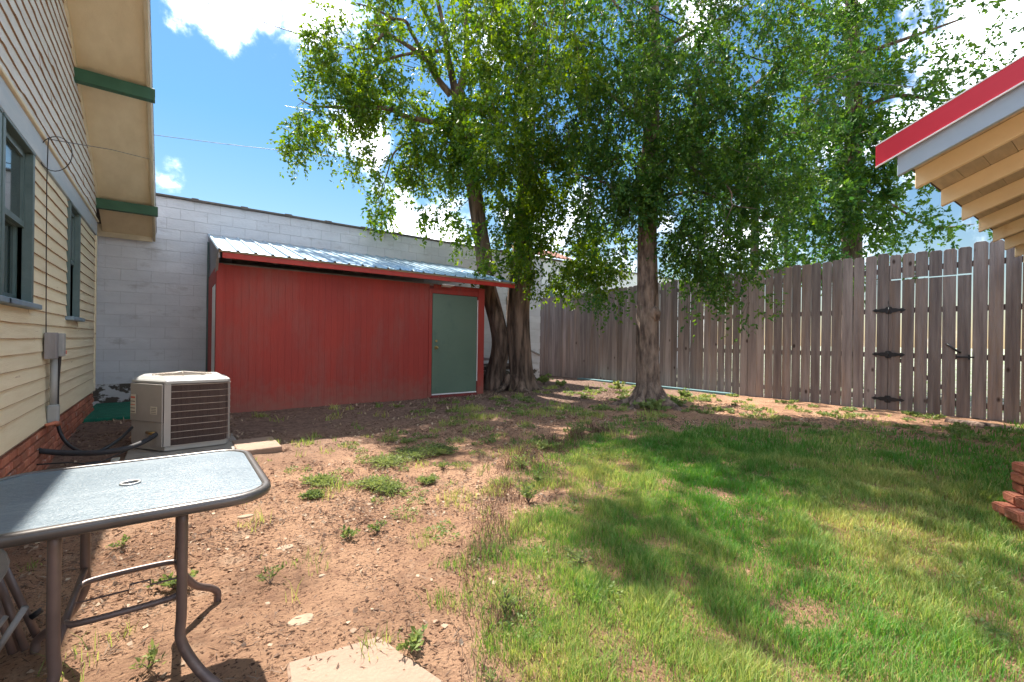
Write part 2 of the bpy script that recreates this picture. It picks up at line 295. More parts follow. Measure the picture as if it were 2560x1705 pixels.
# ---------------------------------------------------------------- ground
def dirtmat():
    m = bpy.data.materials.new('red_soil'); m.use_nodes = True; t = m.node_tree; N = t.nodes; L = t.links; b = N['Principled BSDF']
    ge = N.new('ShaderNodeNewGeometry'); b.inputs['Roughness'].default_value = .95; b.inputs['Specular IOR Level'].default_value = .15
    def nz(s, d=6, r=.6):
        n = N.new('ShaderNodeTexNoise'); n.inputs['Scale'].default_value = s; n.inputs['Detail'].default_value = d; n.inputs['Roughness'].default_value = r; L.new(ge.outputs['Position'], n.inputs[0]); return n.outputs['Fac']
    def mrg(s, a, c, lo=0, hi=1):
        n = N.new('ShaderNodeMapRange'); L.new(s, n.inputs[0]); n.inputs[1].default_value = a; n.inputs[2].default_value = c; n.inputs[3].default_value = lo; n.inputs[4].default_value = hi; return n.outputs[0]
    def mixc(f, a, c):
        n = N.new('ShaderNodeMix'); n.data_type = 'RGBA'; L.new(f, n.inputs[0])
        for i, q in ((6, a), (7, c)):
            if isinstance(q, tuple): n.inputs[i].default_value = (*q, 1)
            else: L.new(q, n.inputs[i])
        return n.outputs[2]
    c = mixc(mrg(nz(1.1), .4, .62), (.66,.395,.25), (.51,.29,.18))
    c = mixc(mrg(nz(9, 8, .7), .5, .74), c, (.36,.20,.135))
    c = mixc(mrg(nz(3.5, 8, .7), .56, .72), c, (.68,.47,.33))
    c = mixc(mrg(nz(60, 4), .57, .64), c, (.11,.055,.038)); c = mixc(mrg(nz(6, 10, .8), .55, .78), c, (.30,.155,.10))
    c = mixc(mrg(nz(2.1, 9, .75), .50, .66, 0, .75), c, mixc(mrg(nz(22, 6, .8), .42, .6), (.34,.20,.13), (.15,.085,.06)))
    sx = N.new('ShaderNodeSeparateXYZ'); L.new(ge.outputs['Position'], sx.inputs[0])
    far = mrg(sx.outputs['Y'], 4.4, 6.5)                                  # soil turns darker and greyer towards the back of the yard
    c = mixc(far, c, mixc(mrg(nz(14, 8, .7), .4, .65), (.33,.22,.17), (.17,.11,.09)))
    # beyond the yard
    out = mrg(sx.outputs['X'], 10.3, 10.6); c = mixc(out, c, mixc(mrg(nz(3), .45, .6), (.42,.40,.36), (.16,.25,.07)))
    L.new(c, b.inputs['Base Color'])
    bp = N.new('ShaderNodeBump'); bp.inputs['Strength'].default_value = 1; bp.inputs['Distance'].default_value = .075; L.new(nz(26, 9, .78), bp.inputs['Height']); L.new(bp.outputs[0], b.inputs['Normal'])
    return m
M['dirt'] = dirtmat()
xs = np.concatenate([[-400, -100, -30, -8, -4], np.arange(-2.5, 10.4, .045), [10.8, 12, 15, 20, 40, 120, 600]])
ys = np.concatenate([[-400, -80, -20, -6, -2], np.arange(-.5, 6.5, .045), np.arange(6.5, 12.2, .08), [12.6, 14, 20, 40, 120, 600]])
GX, GY = np.meshgrid(xs, ys)
def relief(x, y):
    return .016*noise.noise((x*1.3, y*1.3, 3)) + .009*noise.noise((x*5, y*5, 7)) + .007*noise.noise((x*15, y*15, 1))
def surf(x, y): return ground_z(x, y)+relief(x, y)
GZ = np.array([[surf(x, y) if (-3 < x < 10.6 and -1 < y < 12.4) else ground_z(x, y) for x in xs] for y in ys])
nx = len(xs); ny = len(ys); idx = np.arange(nx*ny).reshape(ny, nx)
Fq = np.stack([idx[:-1, :-1], idx[:-1, 1:], idx[1:, 1:], idx[1:, :-1]], -1).reshape(-1, 4)
me = np_mesh('ground', np.stack([GX, GY, GZ], -1).reshape(-1, 3), Fq, 4); me.shade_smooth()
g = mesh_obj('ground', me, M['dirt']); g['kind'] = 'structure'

# ---------------------------------------------------------------- yellow house on the left
XW = -.93; YC = 9.08
house = thing('wooden_house', 'cream and white clapboard gable house with red brick footing and teal windows', 'house', (XW, 5, -.1))
def rake(y): return 3.22+.52*(9.15-y) if y > 4.7 else 3.22+.52*(9.15-4.7)-.52*(4.7-y)
wall = prism([(XW-.18, .3, -.12), (XW-.18, YC-.03, -.12), (XW-.18, YC-.03, rake(YC)), (XW-.18, 4.7, rake(4.7)), (XW-.18, .3, rake(.3))], (-.12, 0, 0))
obj('wall', wall, 'shadow_gap', house)
obj('wall', B((XW-7, XW-.002, YC-.028, YC-.004, -.12, 3.1)), 'cream', house)
# brick footing
fw = obj('footing', B((XW-.028, XW-.012, .3, YC-.01, -.15, .33)), 'mortar', house)
bmb = B((-.045, .045, -.095, .095, 0, .058)); bmesh.ops.bevel(bmb, geom=bmb.edges[:], offset=.004, segments=1, affect='EDGES')
meb = bpy.data.meshes.new('brick'); bmb.to_mesh(meb); bmb.free(); meb.materials.append(M['brick'])
for c in range(6):
    y = YC-.1-(c % 2)*.1; z = -.14+c*.0745
    while y > 2.9:
        o = mesh_obj('brick', meb, None, fw, (XW-.03+R.uniform(-.004, .004), y, z)); o.rotation_euler.z = R.uniform(-.01, .01); y -= .203
# window openings (y0,y1,z0,z1)
WIN = [(4.45, 5.19, 1.40, 2.60), (3.55, 4.30, 1.40, 2.60), (6.89, 7.48, 1.36, 2.60)]
def clap(y0, y1, z0, z1, m, wave=0, name='clapboard', thick=.017):
    """lapped board, bottom edge proud; wave = warped lower edge"""
    bm = bmesh.new(); n = max(2, int((y1-y0)/(.05 if wave else .35))); sd = R.uniform(0, 99)
    rows = []
    for i in range(n+1):
        y = y0+(y1-y0)*i/n; w = wave*(noise.noise((y*2.6, sd, z0*5))+.6*noise.noise((y*7.5, sd, z0*9))); g = .3*abs(w)
        sag = .0035*noise.noise((y*1.7, sd, 2))
        rows.append([bm.verts.new(p) for p in ((XW+.001, y, z1), (XW+thick+g+sag-.001, y, z0+w+.0035), (XW+thick+g+sag, y, z0+w), (XW-.006, y, z0+w), (XW-.012, y, z1))])
    for a, b in zip(rows, rows[1:]):
        for k in range(5):
            f = bm.faces.new((a[k], b[k], b[(k+1) % 5], a[(k+1) % 5])); f.material_index = 1 if k in (1, 2) else 0  # front strip and underside carry the painted lap shadow line
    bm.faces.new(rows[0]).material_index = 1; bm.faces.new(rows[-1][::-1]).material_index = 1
    bmesh.ops.recalc_face_normals(bm, faces=bm.faces)
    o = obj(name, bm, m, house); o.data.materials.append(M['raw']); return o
z = .33; k = 0
while z < 2.62:
    h = .19 if k == 0 else .1193
    segs = [(.3, YC-.06)]
    for (a, b, c, d) in WIN:
        if z < d and z+h > c-.09:
            ns = []
            for s, e in segs:
                if a-.065 > s and b+.065 < e: ns += [(s, a-.065), (b+.065, e)]
                elif s < a < e and b+.065 >= e: ns += [(s, a-.065)]
                elif a-.065 <= s < b+.065: ns += [(b+.065, e)]
                else: ns += [(s, e)]
            segs = ns
    for s, e in segs:
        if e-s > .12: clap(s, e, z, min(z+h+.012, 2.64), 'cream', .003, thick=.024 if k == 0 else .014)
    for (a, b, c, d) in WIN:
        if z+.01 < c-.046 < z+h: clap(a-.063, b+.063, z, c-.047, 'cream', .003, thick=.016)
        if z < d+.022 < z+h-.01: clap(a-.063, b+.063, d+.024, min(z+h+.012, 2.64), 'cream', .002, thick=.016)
    z += h; k += 1
z = 2.87; k = 0
while z < 5.8:
    h = .113
    ye = min(YC-.0, 9.15-(z-3.22)/.52) if z > 3.12 else YC
    ys0 = max(.3, .25+(z-3.22)/.52) if z > 3.22 else .3
    if ye-ys0 < .3: break
    cuts = [ys0]; y = ys0+R.uniform(.6, 2.2)
    while y < ye-.5: cuts.append(y); y += R.uniform(1.4, 2.6)
    cuts.append(ye)
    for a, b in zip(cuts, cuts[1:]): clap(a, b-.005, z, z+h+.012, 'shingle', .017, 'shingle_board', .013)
    z += h; k += 1
obj('frieze_board', B((XW-.01, XW+.022, .3, YC, 2.645, 2.845)), 'frieze', house, bevel=.003)
obj('drip_cap', B((XW-.01, XW+.042, .3, YC, 2.848, 2.872)), 'cream', house, bevel=.003)
obj('corner_board', B((XW-.1, XW+.024, YC-.055, YC+.02, .32, 2.64)), 'cream', house, bevel=.004)
for (a, b, c, d) in WIN:
    w = obj('window', B((XW-.03, XW+.03, a-.06, a, c, d), (XW-.03, XW+.03, b, b+.06, c, d), (XW-.03, XW+.034, a-.06, b+.06, d, d+.022)), 'winpaint', house, bevel=.003)
    obj('sill', B((XW-.03, XW+.075, a-.10, b+.10, c-.045, c-.003)), 'sill', w, bevel=.006)
    mid = (c+d)/2
    obj('sash', B((XW-.05, XW-.015, a+.002, a+.05, mid, d-.002), (XW-.05, XW-.015, b-.05, b-.002, mid, d-.002), (XW-.05, XW-.015, a+.052, b-.052, d-.05, d-.002), (XW-.05, XW-.012, a+.052, b-.052, mid, mid+.045)), 'winpaint', w)
    obj('sash', B((XW-.085, XW-.052, a+.002, a+.05, c, mid+.03), (XW-.085, XW-.052, b-.05, b-.002, c, mid+.03), (XW-.085, XW-.052, a+.052, b-.052, c, c+.06), (XW-.085, XW-.052, a+.052, b-.052, mid-.005, mid+.03)), 'winpaint', w)
    obj('pane', B((XW-.036, XW-.032, a+.04, b-.04, mid+.03, d-.04)), 'glass', w)
    for q in range(5): obj('curtain', B((XW-.11-.015*(q % 2), XW-.105-.015*(q % 2), a+.03+q*(b-a-.06)/5, a+.03+(q+1)*(b-a-.06)/5-.002, c+.02, d-.02)), 'curtain', w)
    obj('pane', B((XW-.07, XW-.066, a+.04, b-.04, c+.05, mid)), 'glass', w)
# gable overhang
XB = -.25
def slab(x0, x1, off0, off1, y0, y1):
    """roof layer between offsets above the rake line"""
    P = lambda y, o: (x0, y, rake(y)+o)
    return prism([P(y0, off0), P(4.7, off0), P(y1, off0), P(y1, off1), P(4.7, off1), P(y0, off1)], (x1-x0, 0, 0))
YE = 9.86
obj('soffit', slab(XW+.01, XB-.03, .0, .02, -.4, YE), 'soffit', house)
bgm = bmesh.new()
sk = lambda y: XB+.012-.012*(y-6.5)/1.0
for ya, yb in ((4.7, YE+.02), (-.42, 4.7)):
    P = [(XB-.03, ya, rake(ya)-.055), (XB-.03, yb, rake(yb)-.055), (XB-.03, yb, rake(yb)+.13), (XB-.03, ya, rake(ya)+.13)]
    prism(P, (.034, 0, 0), bgm)
obj('barge_board', bgm, 'barge', house)
rf = obj('roof', slab(-8, XB+.02, .132, .18, -.45, YE+.06), 'roof', house)
obj('roof_edge', slab(XB+.003, XB+.016, .09, .131, -.45, YE+.05), 'whiteedge', house)
obj('eave_board', B((-8, XB-.035, YE-.01, YE+.015, rake(YE)-.08, rake(YE)+.12)), 'barge', house)
obj('moulding', slab(XW+.005, XW+.03, -.05, -.003, -.3, YC+.1), 'cream', house)
for yb, dz in ((7.15, 0), (9.1, 0), (4.7, 0), (2.4, 0)):
    zt = rake(yb+.05)-.012
    obj('bracket_beam', B((XW-.02, XB+.05, yb-.045, yb+.05, zt-.145, zt)), 'green', house, bevel=.003)
# meter pipe, boxes and cables
cd = thing('electric_conduit', 'grey disconnect box and conduit pipe fixed to the cream siding beside the corner', 'conduit', (XW+.05, 5.85, .4))
obj('box', B((XW+.02, XW+.10, 5.70, 5.80, .93, 1.17)), 'greywood', cd, bevel=.006)
obj('box_cover', B((XW+.02, XW+.13, 5.815, 5.93, .95, 1.165)), 'pvc', cd, bevel=.006)
obj('outlet', B((XW+.03, XW+.115, 5.95, 6.02, .95, 1.01)), 'pvc', cd, bevel=.008)
obj('indicator', disc((XW+.116, 5.985, .985), .018, (1, 0, 0), .012), 'stickred', cd)
obj('pipe', tube([(XW+.06, 5.87, .95), (XW+.06, 5.87, .45)], .026, 12), 'pvc', cd, True)
obj('fitting', B((XW+.02, XW+.10, 5.83, 5.91, .33, .50)), 'pvc', cd, bevel=.012)
obj('valve', tube([(XW+.03, 5.74, .33), (XW+.08, 5.78, .34), (XW+.09, 5.88, .32)], [.014, .018, .03], 8), 'brick', cd, True)
wh = thing('flexible_conduit', 'black flexible hose curving from the conduit down to the air conditioner', 'hose', (XW+.1, 5.9, .0))
obj('hose', tube(smooth_path([(XW+.09, 5.93, .98), (XW+.075, 5.93, .6), (XW+.10, 5.86, .28), (XW+.2, 5.72, .12), (XW+.36, 5.62, .06), (XW+.52, 5.75, .13), (-.32, 6.05, .2)], 8), .0145, 10), 'cable', wh, True)
lh = thing('insulated_refrigerant_line', 'thick black foam covered pipe running from brick footing to air conditioner', 'pipe', (-.5, 5.55, 0))
obj('foam_sleeve', tube(smooth_path([(XW+.01, 5.62, .13), (-.75, 5.6, .09), (-.5, 5.55, .07), (-.3, 5.62, .08), (-.17, 5.80, .11), (-.12, 5.93, .13)], 6), .024, 12, rough=.06), 'foam', lh, True)
obj('copper_line', tube(smooth_path([(XW+.01, 5.52, .03), (-.72, 5.5, .02), (-.55, 5.48, -.01), (-.4, 5.55, .03), (-.2, 5.75, .10), (-.14, 5.93, .11)], 6), .006, 8), 'cable', lh, True)
obj('filter', disc((-.60, 5.46, -.02), .032, (1, .1, 0), .1, 14), 'iron', lh)
obj('foam_end', disc((XW+.0, 5.622, .13), .017, (1, 0, 0), .012, 12), 'whiteedge', lh)
wc = thing('cable_coil', 'thin black cable looped in a circle on the gable wall and running down the siding', 'cable', (XW+.03, 5.9, 2.9))
bm = tube([(XW+.03, 5.72, 1.17), (XW+.026, 5.71, 1.9), (XW+.028, 5.68, 2.5), (XW+.045, 5.60, 2.80), (XW+.045, 5.62, 2.88)], .004, 6)
lc = Vector((-.82, 5.48, 2.72))
tube([lc+RT*.145*math.cos(a)+Vector((0, 0, .15*math.sin(a))) for a in [i*2*math.pi/28 for i in range(29)]], .0035, 6, bm)
tube([(XW+.045, 5.62, 2.88), (XW+.1, 6.0, 3.0), (-.6, 7.1, 3.36), (XB+.02, 8.35, 3.72)], .0035, 6, bm)
obj('cable', bm, 'cable', wc, True)

# ---------------------------------------------------------------- long white block building behind
YB = 10.0; ZT = 3.62
bl = thing('block_building', 'long low white painted concrete block building behind the red shed', 'building', (3.5, YB, 0))
obj('wall', B((-9, 8.72, YB+.012, YB+.3, -.3, ZT)), 'joint', bl)
obj('wall', B((8.5, 8.72, YB+.31, 24, -.3, ZT)), 'block', bl)
def blk(w, h, m, nm):
    bm = B((0, w-.003, 0, .05, 0, h-.0035)); bmesh.ops.bevel(bm, geom=bm.edges[:], offset=.0025, segments=1, affect='EDGES')
    me = bpy.data.meshes.new(nm); bm.to_mesh(me); bm.free(); me.materials.append(M[m]); return me
BLK = {}
nb = 0; rest = bmesh.new()
for c in range(19):
    z = -.05+c*.1945; h = .1945 if c < 18 else ZT-z
    x = -1.7-(c % 2)*.2
    while x < 8.7:
        w = min(.4, 8.72-x)
        hid = (x > .62 and x+w < 5.2 and z < 2.75)
        if not hid:
            old = c < 2
            key = (round(w, 2), round(h, 3), old)
            if key not in BLK: BLK[key] = blk(w, h, 'block_old' if old else 'block', 'concrete_block')
            if x < -1.35 or nb >= 296: B((x, x+w-.005, YB, YB+.03, z, z+h-.005), bm=rest)
            else: mesh_obj('concrete_block', BLK[key], None, bl, (x, YB+R.uniform(-.0012, .0012), z)); nb += 1
        x += .4
if len(rest.verts): o = obj('block_courses', rest, 'block', bl); o['kind'] = 'stuff'
x = -9
while x < 8.72:
    w = min(.78, 8.74-x)
    t = obj('coping_tile', prism([(x, YB-.05, ZT+.003), (x, YB-.05, ZT+.035), (x, YB+.12, ZT+.075), (x, YB+.34, ZT+.035), (x, YB+.34, ZT+.003)], (w-.012, 0, 0)), 'coping', bl)
    obj('coping_joint', prism([(x+w-.10, YB-.062, ZT-.003), (x+w-.10, YB-.062, ZT+.048), (x+w-.10, YB+.12, ZT+.092), (x+w-.10, YB+.35, ZT+.048), (x+w-.10, YB+.35, ZT-.003)], (.10, 0, 0)), 'coping', t)
    x += w
eb = thing('utility_box', 'small grey electrical box with conduit on the white block wall beside the twin trunk', 'electrical box', (7.5, YB-.05, 2.2))
obj('box', B((7.44, 7.56, YB-.07, YB-.003, 2.18, 2.40)), 'pvc', eb, bevel=.006)
obj('conduit', tube([(7.5, YB-.04, 2.40), (7.5, YB-.04, 3.6)], .012, 8), 'pvc', eb, True)
obj('conduit', tube([(7.5, YB-.04, 2.18), (7.5, YB-.04, 1.5), (8.0, YB-.05, 1.0), (8.66, YB-.06, .74)], .03, 8), 'pvc', eb, True)

# second white building to the right
b2 = thing('white_outbuilding', 'second white building beyond the board fence with tiled corner and narrow windows', 'building', (14, 12.4, 0))
obj('wall', B((9.6, 21, 12.4, 16, -.3, 4.2)), 'stucco', b2)
obj('coping', B((9.55, 21.05, 12.36, 16.05, 4.203, 4.27)), 'coping', b2)
for wx in (11.0, 12.0):
    w = obj('window', B((wx, wx+.5, 12.36, 12.397, 2.5, 3.3)), 'whiteedge', b2)
    obj('pane', B((wx+.05, wx+.45, 12.35, 12.358, 2.55, 3.25)), 'glass', w)
obj('downpipe', tube([(10.75, 12.34, 2.0), (10.75, 12.34, 4.0)], .03, 8), 'pvc', b2, True)
for i in range(12):
    for j in range(3):
        x = 9.75+i*.22; y = 12.2+j*.3; z = 4.27+j*.13
        obj('roof_tile', prism([(x+.1*math.cos(a), y, z+.07*math.sin(a)) for a in [math.pi*k/6 for k in range(7)]], (0, .34, .15)), 'tile', b2)

# ---------------------------------------------------------------- red shed
YF = 7.9
shed = thing('garden_shed', 'barn red lean-to shed with white ribbed metal roof and green door', 'shed', (2.9, YF, 0))
obj('wall', B((.56, 5.22, YF+.003, YF+.06, .02, 2.22), (.535, .575, YF+.06, YB-.01, .0, 2.2), (5.20, 5.26, YF+.06, YB-.01, 0, 2.25)), 'maroon', shed)
def rail_z(x): return 2.285+.006*x
x = .53
ps = .1016
me_cache = {}
while x < 3.99:
    w = min(ps, 4.0-x)
    bm = B((x+.0008, x+w-.0008, YF, YF+.006, -.02+R.uniform(-.003, .003), 2.24)); obj('siding_plank', bm, 'red', shed, bevel=.0009); x += w
x = 3.99
while x < 5.27:
    w = min(ps, 5.28-x)
    if x > 4.0: obj('siding_plank', B((x+.002, x+w-.003, YF, YF+.016, 2.15, 2.25)), 'red', shed, bevel=.0022)
    x += w
for i, y in enumerate(np.arange(YF+.06, YB-.1, .1016)):
    if YF+.35 < y < YF+1.15: obj('siding_plank', B((.525, .537, y, y+.097, 2.0, 2.24)), 'red', shed)
    else: obj('siding_plank', B((.525, .537, y, y+.097, -.0, 2.24+ .0)), 'red', shed)
obj('corner_trim', B((.515, .60, YF-.016, YF-.002, 0, 2.25), (.512, .524, YF-.014, YF+.07, 0, 2.25)), 'red', shed, bevel=.002)
obj('side_door', B((.528, .552, YF+.36, YF+1.1, .05, 1.98)), 'whiteedge', shed)
obj('trim_board', B((5.13, 5.285, YF-.018, YF-.003, 0.02, 2.25)), 'red', shed, bevel=.003)
obj('trim_board', B((3.985, 4.055, YF-.018, YF-.003, .02, 2.16)), 'red', shed, bevel=.003)
obj('trim_board', B((4.057, 5.128, YF-.018, YF-.003, 2.075, 2.165)), 'red', shed, bevel=.003)
obj('threshold', B((4.05, 5.13, YF-.03, YF+.01, -.02, .055)), 'maroon', shed, bevel=.003)
dr = obj('door', B((4.065, 5.10, YF-.012, YF+.012, .085, 2.065)), 'doorgreen', shed, bevel=.003)
obj('weather_strip', B((4.065, 5.10, YF-.022, YF-.0125, .062, .084)), 'whiteedge', dr)
kb = obj('knob', disc((4.15, YF-.013, 1.0), .034, (0, -1, 0), .008, 14), 'brass', dr)
bm = bmesh.new(); bmesh.ops.create_icosphere(bm, subdivisions=2, radius=.027); bmesh.ops.translate(bm, verts=bm.verts, vec=(4.15, YF-.06, 1.0)); disc((4.15, YF-.021, 1.0), .011, (0, -1, 0), .03, 10, bm); obj('knob_ball', bm, 'brass', dr, True)
obj('lock', disc((4.15, YF-.013, 1.13), .022, (0, -1, 0), .012, 12), 'brass', dr)
for hz in (.35, 1.05, 1.78): obj('hinge', tube([(5.108, YF-.02, hz-.05), (5.108, YF-.02, hz+.05)], .008, 8), 'whiteedge', dr)
obj('jamb_strip', B((5.112, 5.126, YF-.014, YF-.0, .3, 2.0)), 'whiteedge', shed)
# roof
def rz(y): return 2.40+(y-7.58)*(3.05-2.40)/(YB-7.58)
xl, xr = .50, 5.92
rb = obj('roof_deck', prism([(xl+.03, 7.62, rz(7.62)-.035), (xl+.03, YB-.01, rz(YB)-.035), (xl+.03, YB-.01, rz(YB)-.015), (xl+.03, 7.62, rz(7.62)-.015)], (xr-xl-.06, 0, 0)), 'greywood', shed)
rs = thing  # ribbed sheets, each a part
sheetw = .905; x = xl; k = 0
while x < xr-.05:
    w = min(sheetw, xr-x); bm = bmesh.new(); prof = []; nr = 4; q = 0.0
    # trapezoid rib every 0.226 m with a small minor wave
    rib = .2262
    cx = 0.0
    pts = []
    while cx < w-.01:
        pts += [(cx, 0), (cx+.012, .026), (cx+.036, .026), (cx+.050, 0), (cx+.12, 0), (cx+.128, .005), (cx+.145, .005), (cx+.153, 0)]
        cx += rib
    pts = [(a, b) for a, b in pts if a <= w] + [(w, 0)]
    yy = np.linspace(7.55, YB-.02, 9); top = []; bot = []
    lift = .004*(k % 2)
    for y in yy:
        top.append([bm.verts.new((x+a, y, rz(y)+b+lift+.003*math.sin(y*3+k))) for a, b in pts])
    for r0, r1 in zip(top, top[1:]):
        for i in range(len(pts)-1): bm.faces.new((r0[i], r0[i+1], r1[i+1], r1[i]))
    o = obj('roof_sheet', bm, 'zinc', rb)
    sm = o.modifiers.new('solid', 'SOLIDIFY'); sm.thickness = .002
    x += w; k += 1
obj('edge_strip', B((xl+.02, xr-.02, 7.572, 7.586, rz(7.57)-.028, rz(7.57)-.002)), 'tan', shed)
obj('fascia_board', B((xl+.06, xr-.04, 7.588, 7.612, rz(7.6)-.115, rz(7.6)-.03)), 'redtrim', shed, bevel=.003)
obj('rake_board', prism([(xl+.012, 7.60, rz(7.6)-.12), (xl+.012, YB-.02, rz(YB)-.12), (xl+.012, YB-.02, rz(YB)-.004), (xl+.012, 7.60, rz(7.6)-.004)], (.022, 0, 0)), 'greywood', shed)
for x in np.arange(.62, 5.9, .61):
    obj('rafter', prism([(x, 7.62, rz(7.62)-.13), (x, YB-.02, rz(YB)-.13), (x, YB-.02, rz(YB)-.037), (x, 7.62, rz(7.62)-.037)], (.04, 0, 0)), 'greywood', shed)
obj('top_plate', B((.56, 5.25, YF+.02, YF+.10, 2.225, 2.262)), 'greywood', shed)
obj('gable_panel', prism([(.54, YF+.2, 2.26), (.54, YB-.03, 2.26), (.54, YB-.03, rz(YB)-.14), (.54, YF+.2, rz(YF+.2)-.14)], (.012, 0, 0)), 'greywood', shed)
obj('brace', prism([(.50, 7.9, 2.12), (.50, 8.0, 2.12), (.50, 7.72, 2.34), (.50, 7.64, 2.34)], (.03, 0, 0)), 'greywood', shed)
obj('corner_post', B((.50, .528, YB-.10, YB-.02, 0, 2.9)), 'winpaint', shed)
lt = thing('floodlight', 'small flat white floodlight under the shed eave above the door', 'light', (4.3, 7.74, 2.22))
obj('lamp_head', prism([(4.16, 7.68, 2.225), (4.44, 7.68, 2.225), (4.40, 7.80, 2.20), (4.20, 7.80, 2.20)], (0, 0, .022)), 'whiteedge', lt, bevel=.004)
obj('bracket', B((4.28, 4.32, 7.76, 7.9, 2.222, 2.24)), 'greywood', lt)

# stacked lumber behind the trees, turf mat
pl = thing('lumber_stack', 'low stack of old weathered boards between the shed and the twin trunk', 'lumber', (6.0, 9.2, 0))
for i, (z, dx, m) in enumerate(((.0, 0, 'rail'), (.12, .1, 'foam'), (.24, -.05, 'rail'), (.42, .05, 'rail'), (.50, 0, 'wood'), (.66, .08, 'wood'))):
    for q in range(2): obj('board', B((5.6+dx, 7.1+dx, 8.9+q*.3, 9.14+q*.3, z+.012, z+.06)), m, pl, bevel=.004)
for q in (5.75, 6.9): obj('post', B((q, q+.09, 8.92, 9.0, -.02, .5)), 'rail', pl)
tm = obj('turf_mat', B((-.98, -.16, 8.1, 9.92, -.02, .035)), 'turf', bevel=.01); tag(tm, 'dark teal artificial turf mat lying at the foot of the white block wall', 'mat')

# ---------------------------------------------------------------- board fence and gate
XF = 10.2; PITCH = .1745
def board_mesh(w, h, seed, ear=.028):
    rr = random.Random(seed)
    a = rr.uniform(.8, 1.2)*ear; b = rr.uniform(.8, 1.2)*ear
    pts = [(0, -w/2, 0), (0, w/2, 0), (0, w/2, h-a), (0, w/2-a, h), (0, -w/2+b, h), (0, -w/2, h-b)]
    bm = prism(pts, (.017, 0, 0)); bmesh.ops.bevel(bm, geom=bm.edges[:], offset=.0018, segments=1, affect='EDGES')
    me = bpy.data.meshes.new('fence_board'); bm.to_mesh(me); bm.free(); me.materials.append(M['wood']); return me
def top_z(y): return float(np.interp(y, (-1, 1, 4.6, 7.5, 12), (2.85, 2.83, 2.775, 2.745, 2.65)))
fence = thing('board_fence', 'tall weathered grey dog-eared board fence along the right side of the yard', 'fence', (XF, 5.5, 0))
gate = thing('fence_gate', 'board gate in the weathered fence with three black strap hinges and latch', 'gate', (XF, 1.7, 0))
VAR = [board_mesh(w, 2.82, i) for i, w in enumerate((.160, .163, .158, .161, .1665))]
WIDE = [board_mesh(.1695, 2.82, 20), board_mesh(.1685, 2.82, 21)]
GB = [board_mesh(w, 2.31, 30+i, .002) for i, w in enumerate((.160, .157, .162))]
HB = [board_mesh(w, .43, 40+i) for i, w in enumerate((.160, .157, .162))]
y = 2.92+PITCH/2-PITCH*24; i = 0
while y < 12.0:
    zt = top_z(y)+R.uniform(-.014, .014)
    lean = R.uniform(-.0025, .0025)
    if 1.17 < y < 2.2:
        v = R.randrange(3)
        o = mesh_obj('fence_board', GB[v], None, gate, (XF-.006, y, .01)); o.rotation_euler.x = lean
        o = mesh_obj('fence_board', HB[v], None, fence, (XF, y, 2.345+R.uniform(-.006, .008)))
    else:
        tight = y > 8.0 or (y > 5.4 and R.random() < .45) or R.random() < .10
        me = R.choice(WIDE) if tight else R.choice(VAR)
        o = mesh_obj('fence_board', me, None, fence, (XF+R.uniform(-.004, .004), y+R.uniform(-.002, .002), zt-2.82)); o.rotation_euler.x = lean; o.rotation_euler.z = R.uniform(-.02, .02)
    y += PITCH; i += 1
for z in (.22, .99, 1.78, 2.50): 
    if z < 2.3:
        for a, b in ((-1.3, 1.10), (2.26, 12.0)): obj('rail', B((XF+.03, XF+.07, a, b, z-.045, z+.045)), 'rail', fence)
        obj('rail', B((XF+.022, XF+.06, 1.2, 2.2, z-.045, z+.045)), 'rail', gate)
    else: obj('rail', B((XF+.03, XF+.07, -1.3, 12.0, z-.045, z+.045)), 'rail', fence)
obj('brace', prism([(XF+.0605, 1.22, .27), (XF+.0605, 1.32, .27), (XF+.0605, 2.18, .95), (XF+.0605, 2.08, .95)], (.02, 0, 0)), 'rail', gate)
for y in (-1.1, 1.13, 2.27, 4.7, 7.1, 9.5, 11.9): obj('post', B((XF+.072, XF+.16, y-.045, y+.045, -.1, 2.6)), 'rail', fence)
obj('kickboard', B((XF-.02, XF+.018, 2.3, 12.0, -.12, -.0)), 'rail', fence)
for z in (.2, 1.0, 1.79):
    prof = [(.235, 0), (.215, .014), (.19, .030), (.15, .018), (.10, .034), (.05, .036), (.035, .062), (.0, .064)]
    q = [(XF-.014, 2.215-a, z+b) for a, b in prof]+[(XF-.014, 2.215+a, z+b) for a, b in prof[-2::-1]]+[(XF-.014, 2.215+a, z-b) for a, b in prof[1:]]+[(XF-.014, 2.215-a, z-b) for a, b in prof[-2:0:-1]]
    hb = bmesh.new(); vs = [hb.verts.new(p) for p in q]
    es = bmesh.ops.triangle_fill(hb, edges=[hb.edges.new((vs[i], vs[(i+1) % len(vs)])) for i in range(len(vs))], use_beauty=True)
    ex = bmesh.ops.extrude_face_region(hb, geom=hb.faces[:]); bmesh.ops.translate(hb, verts=[e for e in ex['geom'] if isinstance(e, bmesh.types.BMVert)], vec=(-.006, 0, 0))
    bmesh.ops.recalc_face_normals(hb, faces=hb.faces)
    hg = obj('hinge', hb, 'iron', gate)
    obj('hinge_pin', tube([(XF-.02, 2.215, z-.05), (XF-.02, 2.215, z+.05)], .009, 8), 'iron', hg, True)
obj('latch', B((XF-.035, XF-.01, 1.14, 1.34, .975, 1.0), (XF-.04, XF-.0345, 1.18, 1.21, .95, 1.03)), 'iron', gate, bevel=.002)
obj('handle', tube(smooth_path([(XF-.012, 1.46, 1.20), (XF-.05, 1.42, 1.17), (XF-.055, 1.35, 1.10), (XF-.012, 1.30, 1.06)], 4), [.016]*13, 8), 'iron', gate, True)
